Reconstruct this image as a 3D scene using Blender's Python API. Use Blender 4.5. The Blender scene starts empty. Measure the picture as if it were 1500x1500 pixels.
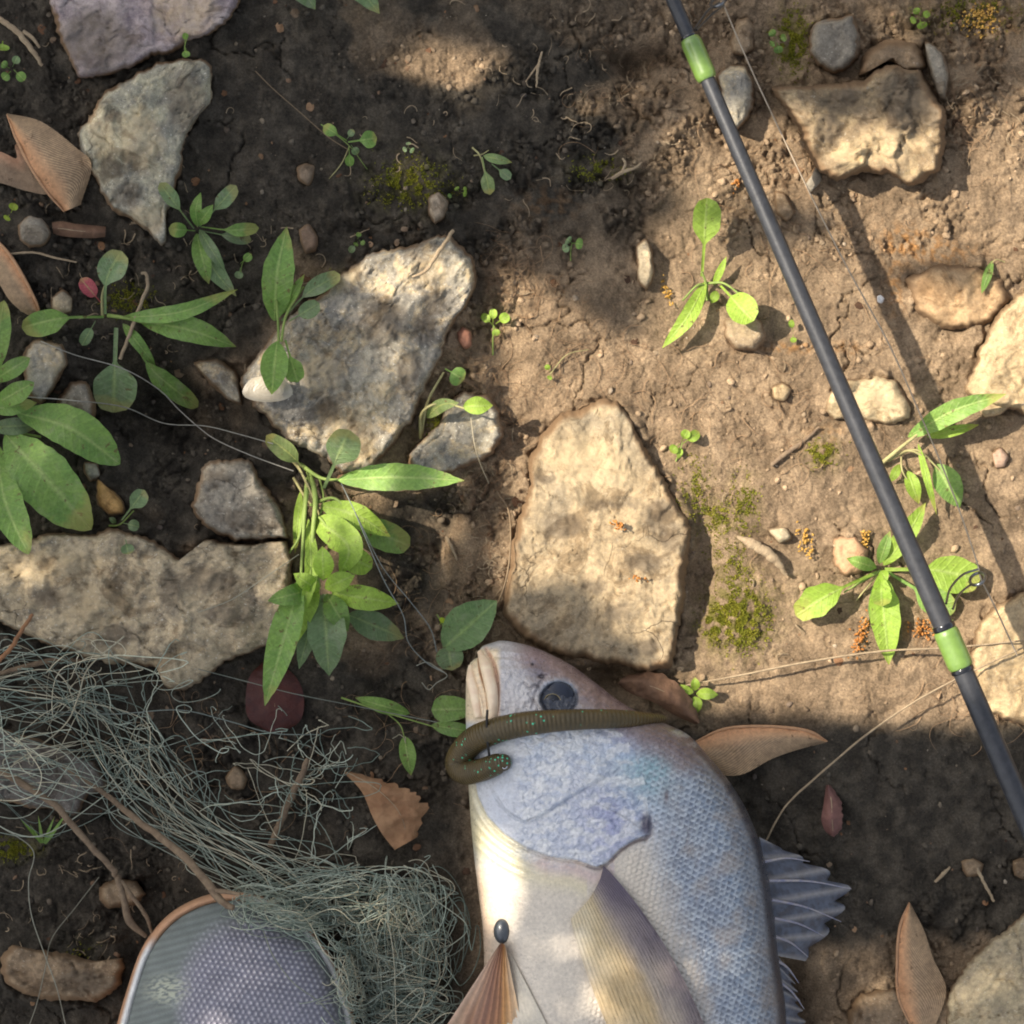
import bpy, math, random
import numpy as np
from mathutils import Vector

random.seed(7); RNG = np.random.default_rng(11)
scn = bpy.context.scene
R = math.radians
# ------------------------------------------------------------------ camera
CAM_H = 1.1                      # the phone is held 1.1 m over the ground
S = 0.5 / 1500.0                 # metres on the ground per photo pixel
cd = bpy.data.cameras.new('camera'); cam = bpy.data.objects.new('camera', cd)
scn.collection.objects.link(cam); scn.camera = cam
cam.location = (0, 0, CAM_H); cam.rotation_euler = (0, 0, 0)
cd.sensor_width = 36; cd.lens = 36 * CAM_H / 0.5; cd.clip_start = 0.01; cd.clip_end = 200
# ------------------------------------------------------------------ light
SUN_EL = R(48); SH = Vector((0.945, -0.327))          # shadows fall to the right and a little down
TO_SUN = Vector((-SH.x*math.cos(SUN_EL), -SH.y*math.cos(SUN_EL), math.sin(SUN_EL))).normalized()
w = bpy.data.worlds.new('World'); scn.world = w; w.use_nodes = True
nt = w.node_tree; nt.nodes.clear()
sky = nt.nodes.new('ShaderNodeTexSky'); sky.sky_type = 'NISHITA'; sky.sun_disc = False
sky.sun_elevation = SUN_EL; sky.sun_rotation = math.atan2(TO_SUN.x, TO_SUN.y)
sky.air_density = 1.0; sky.dust_density = 2.5; sky.ozone_density = 1.0
bg = nt.nodes.new('ShaderNodeBackground'); bg.inputs[1].default_value = 0.115
wo = nt.nodes.new('ShaderNodeOutputWorld')
hs = nt.nodes.new('ShaderNodeHueSaturation'); hs.inputs['Saturation'].default_value = .5
nt.links.new(sky.outputs[0], hs.inputs['Color']); nt.links.new(hs.outputs[0], bg.inputs[0]); nt.links.new(bg.outputs[0], wo.inputs[0])
sd = bpy.data.lights.new('sun', 'SUN'); sd.energy = 4.6; sd.angle = R(0.5); sd.color = (1.0, 0.90, 0.76)
so = bpy.data.objects.new('sun', sd); scn.collection.objects.link(so)
so.rotation_euler = TO_SUN.to_track_quat('Z', 'Y').to_euler(); so.location = (-2, 1, 3)
scn.view_settings.view_transform = 'Standard'; scn.view_settings.look = 'None'
scn.view_settings.gamma = 1; scn.view_settings.use_curve_mapping = False
scn.view_settings.exposure = 0.86
scn.cycles.filter_width = 1.9

# ------------------------------------------------------------------ helpers
def lin(c):
    c = np.asarray(c, float)/255.0
    return np.where(c <= .04045, c/12.92, ((c+.055)/1.055)**2.4)
def P(px, py, z=0.0):
    k = S*(CAM_H - z)/CAM_H
    return np.stack(np.broadcast_arrays((np.asarray(px, float)-750)*k, (750-np.asarray(py, float))*k, np.asarray(z, float)), -1)
def sst(a, b, x):
    t = np.clip((x-a)/(b-a), 0, 1); return t*t*(3-2*t)
def h2(ix, iy, s):
    ix = ix.astype(np.int64); iy = iy.astype(np.int64)
    n = (ix*374761393 + iy*668265263 + s*1442695041) & 0xffffffff
    n = ((n ^ (n >> 13))*1274126177) & 0xffffffff
    n = ((n ^ (n >> 16))*2246822519) & 0xffffffff
    return ((n ^ (n >> 15)) & 0xffffff)/float(0x1000000)
def facet(x, y, s=0):
    xi = np.floor(x); yi = np.floor(y); f1 = np.full(x.shape, 9.); f2 = f1.copy(); h = np.zeros(x.shape)
    for dx in (-1, 0, 1):
        for dy in (-1, 0, 1):
            cx = xi+dx; cy = yi+dy; ox = x-cx-h2(cx, cy, s); oy = y-cy-h2(cx, cy, s+77); d = np.abs(ox)*.6+np.abs(oy)*.5+.5*np.hypot(ox, oy)
            a = h2(cx, cy, s+5)*6.283; v = (h2(cx, cy, s+31)-.5)*1.0+(ox*np.cos(a)+oy*np.sin(a))*(.3+.9*h2(cx, cy, s+9)); m = d < f1
            f2 = np.where(m, f1, np.minimum(f2, d)); h = np.where(m, v, h); f1 = np.where(m, d, f1)
    return h, f2-f1
def perlin(x, y, s=0):
    xi = np.floor(x); yi = np.floor(y); fx = x-xi; fy = y-yi
    u = fx*fx*fx*(fx*(fx*6-15)+10); v = fy*fy*fy*(fy*(fy*6-15)+10)
    def g(dx, dy):
        a = h2(xi+dx, yi+dy, s)*2*np.pi
        return np.cos(a)*(fx-dx)+np.sin(a)*(fy-dy)
    a = g(0, 0); b = g(1, 0); c = g(0, 1); d = g(1, 1)
    return (a+u*(b-a) + v*((c+u*(d-c))-(a+u*(b-a))))*1.5
def fbm(x, y, s=0, o=4, g=.5):
    r = 0; a = 1; f = 1
    for i in range(o):
        r = r + a*perlin(x*f+i*17.3, y*f-i*9.1, s+i); a *= g; f *= 2.03
    return r
def worley(x, y, s=0):
    xi = np.floor(x); yi = np.floor(y)
    f1 = np.full(x.shape, 9.); f2 = f1.copy(); cid = np.zeros(x.shape)
    for dx in (-1, 0, 1):
        for dy in (-1, 0, 1):
            cx = xi+dx; cy = yi+dy
            jx = cx+h2(cx, cy, s); jy = cy+h2(cx, cy, s+77)
            d = np.hypot(jx-x, jy-y); c = h2(cx, cy, s+31)
            m = d < f1
            f2 = np.where(m, f1, np.minimum(f2, d)); cid = np.where(m, c, cid); f1 = np.where(m, d, f1)
    return f1, f2, cid
def inpoly(x, y, poly):
    r = np.zeros(x.shape, bool); n = len(poly)
    for i in range(n):
        x1, y1 = poly[i]; x2, y2 = poly[(i+1) % n]
        if y1 == y2: continue
        c = (y1 > y) != (y2 > y)
        r ^= c & (x < (x2-x1)*(y-y1)/(y2-y1)+x1)
    return r
def dpoly(x, y, pts):                # distance to an open polyline, and side (+ = right of travel in pixel space)
    best = np.full(np.shape(x), 1e9); side = np.zeros(np.shape(x)); par = np.zeros(np.shape(x))
    n = len(pts)-1
    for i in range(n):
        ax, ay = pts[i]; bx, by = pts[i+1]
        vx = bx-ax; vy = by-ay; L = vx*vx+vy*vy+1e-9
        t = np.clip(((x-ax)*vx+(y-ay)*vy)/L, 0, 1)
        d = np.hypot(x-ax-t*vx, y-ay-t*vy); m = d < best
        best = np.where(m, d, best); side = np.where(m, np.sign(vx*(y-ay)-vy*(x-ax)), side); par = np.where(m, (i+t)/n, par)
    return best, side, par
def spline(pts, n):
    pts = np.asarray(pts, float)
    if len(pts) == 2:
        t = np.linspace(0, 1, n)[:, None]; return pts[0]*(1-t)+pts[1]*t
    p = np.vstack([2*pts[0]-pts[1], pts, 2*pts[-1]-pts[-2]])
    u = np.linspace(0, len(pts)-1-1e-6, n); i = u.astype(int); t = (u-i)[:, None]
    a, b, c, d = p[i], p[i+1], p[i+2], p[i+3]
    return .5*((2*b)+(-a+c)*t+(2*a-5*b+4*c-d)*t*t+(-a+3*b-3*c+d)*t**3)

class MB:
    def __init__(s): s.v = []; s.q = []; s.n = 0; s.c = []; s.uv = []
    def add(s, v, q, col=None, uv=None):
        v = np.asarray(v, float).reshape(-1, 3); q = np.asarray(q)
        if q.shape[1] == 3: q = np.column_stack([q, -np.ones(len(q), int)])
        s.v.append(v); s.q.append(np.where(q < 0, -1, q+s.n)); s.n += len(v)
        c = np.ones((len(v), 4)) if col is None else np.column_stack([np.broadcast_to(col, (len(v), 3)), np.ones(len(v))])
        s.c.append(c); s.uv.append(np.zeros((len(v), 2)) if uv is None else np.asarray(uv).reshape(-1, 2))
    def mesh(s, name, smooth=True):
        v = np.vstack(s.v); q = np.vstack(s.q); tri = q[:, 3] < 0
        me = bpy.data.meshes.new(name); me.vertices.add(len(v)); me.vertices.foreach_set('co', v.ravel().astype(np.float32))
        cnt = np.where(tri, 3, 4); st = np.concatenate([[0], np.cumsum(cnt)[:-1]])
        fl = q.ravel(); fl = fl[fl >= 0]
        me.loops.add(len(fl)); me.loops.foreach_set('vertex_index', fl.astype(np.int32))
        me.polygons.add(len(q)); me.polygons.foreach_set('loop_start', st.astype(np.int32))
        me.update(calc_edges=True)
        me.polygons.foreach_set('use_smooth', np.full(len(q), smooth))
        a = me.color_attributes.new('Col', 'FLOAT_COLOR', 'POINT'); a.data.foreach_set('color', np.vstack(s.c).ravel().astype(np.float32))
        uv = np.vstack(s.uv); ul = me.uv_layers.new(name='UVMap'); ul.data.foreach_set('uv', uv[fl].ravel().astype(np.float32))
        me.validate(); return me
    def build(s, name, mat, parent=None, smooth=True):
        me = s.mesh(name, smooth); o = bpy.data.objects.new(name, me); scn.collection.objects.link(o)
        me.materials.append(mat)
        if parent: o.parent = parent; o.matrix_parent_inverse = parent.matrix_basis.inverted()
        return o
def gridq(a, b, wrap=False):         # a rows, b columns
    i, j = np.meshgrid(np.arange(a-1), np.arange(b if wrap else b-1), indexing='ij')
    j2 = (j+1) % b
    return np.stack([i*b+j, (i+1)*b+j, (i+1)*b+j2, i*b+j2], -1).reshape(-1, 4)
def tube(mb, pts, r, k=6, col=None, cap=True):
    pts = np.asarray(pts, float); n = len(pts); r = np.broadcast_to(r, (n,)).astype(float)
    t = np.gradient(pts, axis=0); t /= np.linalg.norm(t, axis=1)[:, None]+1e-12
    up = np.array([0, 0, 1.]); a = np.cross(t, up); bad = np.linalg.norm(a, axis=1) < .05
    a[bad] = np.cross(t[bad], [0, 1, 0]); a /= np.linalg.norm(a, axis=1)[:, None]; b = np.cross(a, t)
    th = np.linspace(0, 2*np.pi, k, endpoint=False)
    v = pts[:, None]+r[:, None, None]*(a[:, None]*np.cos(th)[None, :, None]+b[:, None]*np.sin(th)[None, :, None])
    uv = np.stack(np.broadcast_arrays(th[None]/6.283, np.linspace(0, 1, n)[:, None]), -1)
    if col is not None and np.ndim(col) == 2: col = np.repeat(col, k, 0)
    q = gridq(n, k, True); mb.add(v, q[:, ::-1], col, uv)
    if cap:
        for e in (0, n-1):
            idx = np.arange(k); c = pts[e]; vv = np.vstack([v[e], c[None]])
            f = np.column_stack([idx, (idx+1) % k, np.full(k, k)])
            if e == 0: f = f[:, ::-1]
            mb.add(vv, f, None if col is None else np.broadcast_to(col if np.ndim(col) == 1 else col[e*k], (k+1, 3)), None)
def tag(o, label=None, cat=None, group=None, kind=None):
    if label: o['label'] = label
    if cat: o['category'] = cat
    if group: o['group'] = group
    if kind: o['kind'] = kind
    return o
def empty(name, px, py, z, label, cat, group=None):
    o = bpy.data.objects.new(name, None); scn.collection.objects.link(o); o.location = P(px, py, z); o.empty_display_size = .01
    return tag(o, label, cat, group)

# ------------------------------------------------------------------ materials
class NT:
    def __init__(s, name):
        s.m = bpy.data.materials.new(name); s.m.use_nodes = True; s.t = s.m.node_tree; s.t.nodes.clear()
        s.out = s.n('ShaderNodeOutputMaterial'); s.b = s.n('ShaderNodeBsdfPrincipled'); s.l(s.b.outputs[0], s.out.inputs[0])
        s.tc = s.n('ShaderNodeTexCoord').outputs['Object']
    def n(s, t, **k):
        x = s.t.nodes.new(t)
        for a, b in k.items(): setattr(x, a, b)
        return x
    def l(s, a, b): s.t.links.new(a, b)
    def noise(s, sc, det=4, rough=.55, dist=0, vec=None):
        x = s.n('ShaderNodeTexNoise'); s.l(vec or s.tc, x.inputs['Vector'])
        x.inputs['Scale'].default_value = sc; x.inputs['Detail'].default_value = det; x.inputs['Roughness'].default_value = rough
        x.inputs['Distortion'].default_value = dist; return x.outputs[0]
    def vor(s, sc, feat='F1'):
        x = s.n('ShaderNodeTexVoronoi', feature=feat); s.l(s.tc, x.inputs['Vector']); x.inputs['Scale'].default_value = sc; return x.outputs[0]
    def ramp(s, v, st):
        x = s.n('ShaderNodeValToRGB'); s.l(v, x.inputs[0]); e = x.color_ramp.elements
        while len(e) > len(st): e.remove(e[-1])
        while len(e) < len(st): e.new(1)
        for i, (p, c) in enumerate(st):
            e[i].position = p; c = (c, c, c) if np.isscalar(c) else c; e[i].color = (*[float(q) for q in c], 1)
        return x.outputs[0]
    def mix(s, f, a, b, mode='MIX'):
        x = s.n('ShaderNodeMix', data_type='RGBA', blend_type=mode, clamp_result=False)
        for i, v in ((0, f), (6, a), (7, b)):
            if isinstance(v, (int, float)): x.inputs[i].default_value = v
            elif isinstance(v, (tuple, list, np.ndarray)): x.inputs[i].default_value = (*[float(q) for q in v[:3]], 1)
            else: s.l(v, x.inputs[i])
        return x.outputs[2]
    def math(s, op, a, b=0.0, c=0.0):
        x = s.n('ShaderNodeMath', operation=op)
        for i, v in enumerate((a, b, c)):
            if isinstance(v, (int, float)): x.inputs[i].default_value = v
            else: s.l(v, x.inputs[i])
        return x.outputs[0]
    def attr(s, name='Col'):
        x = s.n('ShaderNodeAttribute'); x.attribute_name = name; return x
    def bump(s, h, dist, st=1.0, prev=None):
        x = s.n('ShaderNodeBump'); s.l(h, x.inputs['Height']); x.inputs['Distance'].default_value = dist; x.inputs['Strength'].default_value = st
        if prev: s.l(prev, x.inputs['Normal'])
        s.l(x.outputs[0], s.b.inputs['Normal']); return x.outputs[0]
    def set(s, **k):
        for a, v in k.items():
            i = s.b.inputs[a.replace('_', ' ')]
            if isinstance(v, (int, float)): i.default_value = v
            elif isinstance(v, (tuple, list, np.ndarray)): i.default_value = (*[float(q) for q in v[:3]], 1)
            else: s.l(v, i)
        return s

def m_soil():
    t = NT('soil'); c = t.attr().outputs['Color']
    a = t.noise(900, 6, .7); b = t.noise(120, 5, .6, .4); g = t.noise(2600, 3, .6)
    c = t.mix(1.0, c, t.ramp(a, [(.25, .5), (.5, .98), (.75, 1.5)]), 'MULTIPLY')
    c = t.mix(1.0, c, t.ramp(b, [(.3, .66), (.55, 1.0), (.75, 1.3)]), 'MULTIPLY')
    v = t.vor(1100); sp = t.ramp(v, [(.05, 1), (.16, 0)]); gate = t.ramp(t.noise(300, 2), [(.60, 0), (.68, 1)])
    c = t.mix(t.math('MULTIPLY', sp, gate), c, lin((190, 170, 145)))
    v2 = t.vor(700); sp2 = t.ramp(v2, [(.06, 1), (.2, 0)]); gate2 = t.ramp(t.noise(170, 2), [(.56, 0), (.64, .8)])
    c = t.mix(t.math('MULTIPLY', sp2, gate2), c, lin((70, 52, 38)))
    t.set(Base_Color=c, Roughness=.95, Specular_IOR_Level=.15)
    n = t.bump(t.noise(430, 9, .74), .0030, .95); t.bump(g, .0006, .8, n); return t.m
def m_crumb():
    t = NT('soil_crumb'); c = t.attr().outputs['Color']
    c = t.mix(1.0, c, t.ramp(t.noise(900, 6, .7), [(.25, .6), (.5, 1), (.75, 1.35)]), 'MULTIPLY')
    t.set(Base_Color=c, Roughness=.95, Specular_IOR_Level=.15); t.bump(t.noise(900, 5, .7), .001, .9); return t.m
_rk = {}
def m_rock(c1, c2, c3, soil=(120, 96, 70), edge=.35, spk=.5, key=None):
    key = (c1, c2, c3, soil, edge, spk)
    if key in _rk: return _rk[key]
    t = NT('stone'); at = t.attr(); sepx = t.n('ShaderNodeSeparateColor'); t.l(at.outputs['Color'], sepx.inputs[0])
    e = sepx.outputs[0]
    n1 = t.noise(28, 8, .66, .5); n2 = t.noise(90, 7, .68, .3); n3 = t.noise(420, 6, .7)
    c = t.mix(t.ramp(n1, [(.38, 0), (.56, 1)]), lin(c1), lin(c2))
    c = t.mix(t.ramp(n2, [(.48, 0), (.66, .9)]), c, lin(c3))
    c = t.mix(1.0, c, t.ramp(n3, [(.28, .62), (.5, 1.0), (.72, 1.3)]), 'MULTIPLY')
    v = t.ramp(t.noise(800, 4, .6), [(.60, 0), (.70, spk)]); c = t.mix(v, c, lin((225, 218, 200)))
    v = t.ramp(t.noise(650, 5, .7, 1.0), [(.30, spk), (.40, 0)]); c = t.mix(v, c, lin((60, 52, 44)))
    c = t.mix(t.math('MULTIPLY', sepx.outputs[2], t.ramp(t.noise(150, 5, .7), [(.3, .2), (.6, .6)])), c, lin((192, 170, 132)))
    c = t.mix(t.math('MULTIPLY', sepx.outputs[1], t.ramp(t.noise(150, 5, .7), [(.3, .45), (.6, .8)])), c, lin((104, 92, 76)))
    # cracks
    cr = t.n('ShaderNodeTexVoronoi', feature='DISTANCE_TO_EDGE'); cr.inputs['Scale'].default_value = 26
    dv = t.n('ShaderNodeVectorMath', operation='ADD'); sc = t.n('ShaderNodeVectorMath', operation='SCALE'); sc.inputs['Scale'].default_value = .03
    nn = t.n('ShaderNodeTexNoise'); nn.inputs['Scale'].default_value = 60; nn.inputs['Detail'].default_value = 5; t.l(t.tc, nn.inputs['Vector'])
    t.l(nn.outputs[1], sc.inputs[0]); t.l(t.tc, dv.inputs[0]); t.l(sc.outputs[0], dv.inputs[1]); t.l(dv.outputs[0], cr.inputs['Vector'])
    crk = t.math('MULTIPLY', t.ramp(cr.outputs[0], [(.0, 1), (.012, 0)]), t.ramp(t.noise(18, 3), [(.56, 0), (.66, .55)]))
    c = t.mix(crk, c, lin((70, 58, 45)))
    st = t.ramp(t.noise(46, 8, .7, .8), [(.53, 0), (.60, .75)]); c = t.mix(st, c, t.mix(1.0, c, (.52, .47, .42), 'MULTIPLY'))
    # soil clinging towards the foot of the stone and in smears
    em = t.math('ADD', t.math('MULTIPLY', e, 1.0), t.math('MULTIPLY', t.math('SUBTRACT', t.noise(60, 7, .7), .5), 1.1))
    em = t.ramp(em, [(max(0., .9-edge), 0), (min(.99, 1.1-edge*.6), 1)]); c = t.mix(em, c, lin(soil))
    t.set(Base_Color=c, Roughness=t.ramp(n2, [(.3, .7), (.7, .95)]), Specular_IOR_Level=.3)
    n = t.bump(t.noise(160, 9, .72, .3), .0009, .7); n = t.bump(n3, .0005, .8, n)
    t.bump(t.math('MULTIPLY', crk, -1.0), .0008, 1.0, n)
    _rk[key] = t.m; return t.m
def m_leaf(name, c1, c2, dust=.25, tr=.25, dustc=(170, 165, 140)):
    t = NT(name); uv = t.n('ShaderNodeUVMap'); sx = t.n('ShaderNodeSeparateXYZ'); t.l(uv.outputs[0], sx.inputs[0])
    u, v = sx.outputs[0], sx.outputs[1]
    au = t.math('ABSOLUTE', t.math('SUBTRACT', u, .5)); au2 = t.math('MULTIPLY', au, 2.0)
    mid = t.ramp(au2, [(.0, 1), (.07, .5), (.16, 0)])
    sv = t.math('SINE', t.math('ADD', t.math('MULTIPLY', t.math('SUBTRACT', v, t.math('MULTIPLY', au2, .12)), 75.0), t.math('MULTIPLY', t.noise(80, 3), 3.0)))
    sv = t.ramp(sv, [(.55, 0), (.98, 1)])
    c = t.mix(t.ramp(t.noise(70, 6, .6, .3), [(.35, 0), (.65, 1)]), lin(c1), lin(c2))
    c = t.mix(t.math('MULTIPLY', sv, .12), c, np.minimum(lin(c2)*1.7, 1)); c = t.mix(t.math('MULTIPLY', mid, .42), c, lin((190, 205, 130)))
    c = t.mix(1.0, c, t.ramp(t.noise(600, 5, .7), [(.3, .75), (.7, 1.2)]), 'MULTIPLY')
    d = t.ramp(t.noise(140, 8, .75, .5), [(.50, 0), (.68, dust)]); c = t.mix(d, c, lin(dustc))
    sp = t.ramp(t.noise(260, 3, .6), [(.64, 0), (.69, .8)]); c = t.mix(sp, c, lin((104, 90, 54)))
    ty = t.ramp(t.math('ADD', t.math('MULTIPLY', v, .6), t.math('MULTIPLY', t.noise(45, 3), .8)), [(.92, 0), (1.05, .45)]); c = t.mix(ty, c, lin((178, 160, 92)))
    rc = t.attr(); c = t.mix(1.0, c, rc.outputs['Color'], 'MULTIPLY')
    t.set(Base_Color=c, Roughness=.55, Specular_IOR_Level=.35)
    hh = t.math('ADD', t.math('MULTIPLY', sv, -.5), t.math('MULTIPLY', mid, -1.0)); n = t.bump(hh, .0004, .6); n = t.bump(t.noise(110, 4, .6), .0016, .5, n); t.bump(t.noise(420, 5, .6), .0005, .6, n)
    x = t.n('ShaderNodeBsdfTranslucent'); t.l(t.mix(1.0, c, (1.3, 1.5, .5), 'MULTIPLY'), x.inputs[0])
    ms = t.n('ShaderNodeMixShader'); ms.inputs[0].default_value = tr; t.l(t.b.outputs[0], ms.inputs[1]); t.l(x.outputs[0], ms.inputs[2]); t.l(ms.outputs[0], t.out.inputs[0])
    return t.m
def m_simple(name, c1, c2=None, rough=.7, sc=200, bump=.0006, spec=.3, metal=0., coat=0., usecol=False, tr=0.):
    t = NT(name); c2 = c2 or c1
    c = t.mix(t.ramp(t.noise(sc, 6, .65, .3), [(.35, 0), (.65, 1)]), lin(c1), lin(c2))
    if usecol: c = t.mix(1.0, c, t.attr().outputs['Color'], 'MULTIPLY')
    t.set(Base_Color=c, Roughness=rough, Specular_IOR_Level=spec, Metallic=metal, Coat_Weight=coat)
    if bump: t.bump(t.noise(sc*4, 6, .65), bump, .8)
    if tr:
        x = t.n('ShaderNodeBsdfTranslucent'); t.l(c, x.inputs[0])
        ms = t.n('ShaderNodeMixShader'); ms.inputs[0].default_value = tr; t.l(t.b.outputs[0], ms.inputs[1]); t.l(x.outputs[0], ms.inputs[2]); t.l(ms.outputs[0], t.out.inputs[0])
    return t.m
def m_vcol(name, rough=.5, spec=.4, n1=400, b1=.0006, var=(.8, 1.15), coat=0., metal=0., tr=0.):
    t = NT(name); c = t.mix(1.0, t.attr().outputs['Color'], t.ramp(t.noise(n1, 6, .7, .3), [(.3, var[0]), (.7, var[1])]), 'MULTIPLY')
    t.set(Base_Color=c, Roughness=rough, Specular_IOR_Level=spec, Coat_Weight=coat, Coat_Roughness=.25, Metallic=metal)
    if b1: t.bump(t.noise(n1*2, 6, .65), b1, .7)
    if tr:
        x = t.n('ShaderNodeBsdfTranslucent'); t.l(c, x.inputs[0])
        ms = t.n('ShaderNodeMixShader'); ms.inputs[0].default_value = tr; t.l(t.b.outputs[0], ms.inputs[1]); t.l(x.outputs[0], ms.inputs[2]); t.l(ms.outputs[0], t.out.inputs[0])
    return t.m
SOIL = m_soil(); CRUMB = m_crumb()
LF = m_leaf('leaf_green', (108, 142, 70), (128, 158, 76)); LB = m_leaf('leaf_bright', (138, 168, 62), (158, 186, 78), .12, .3)
LD = m_leaf('leaf_dusty', (112, 136, 90), (132, 152, 106), .4, .2, (160, 158, 140)); LR = m_leaf('leaf_red', (170, 74, 84), (190, 96, 100), .1)
STEM = m_simple('stem_green', (140, 158, 84), (120, 140, 70), .6, 300); STEMR = m_simple('stem_pale', (176, 170, 118), (150, 140, 96), .7, 300)
TWIG = m_simple('twig_bark', (112, 94, 76), (142, 122, 98), .9, 260, .0012); TWIG2 = m_simple('twig_dry', (150, 130, 104), (176, 156, 126), .9, 300, .001)
ROOT = m_simple('rootlet', (176, 146, 112), (130, 102, 76), .9, 200, 0)

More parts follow.
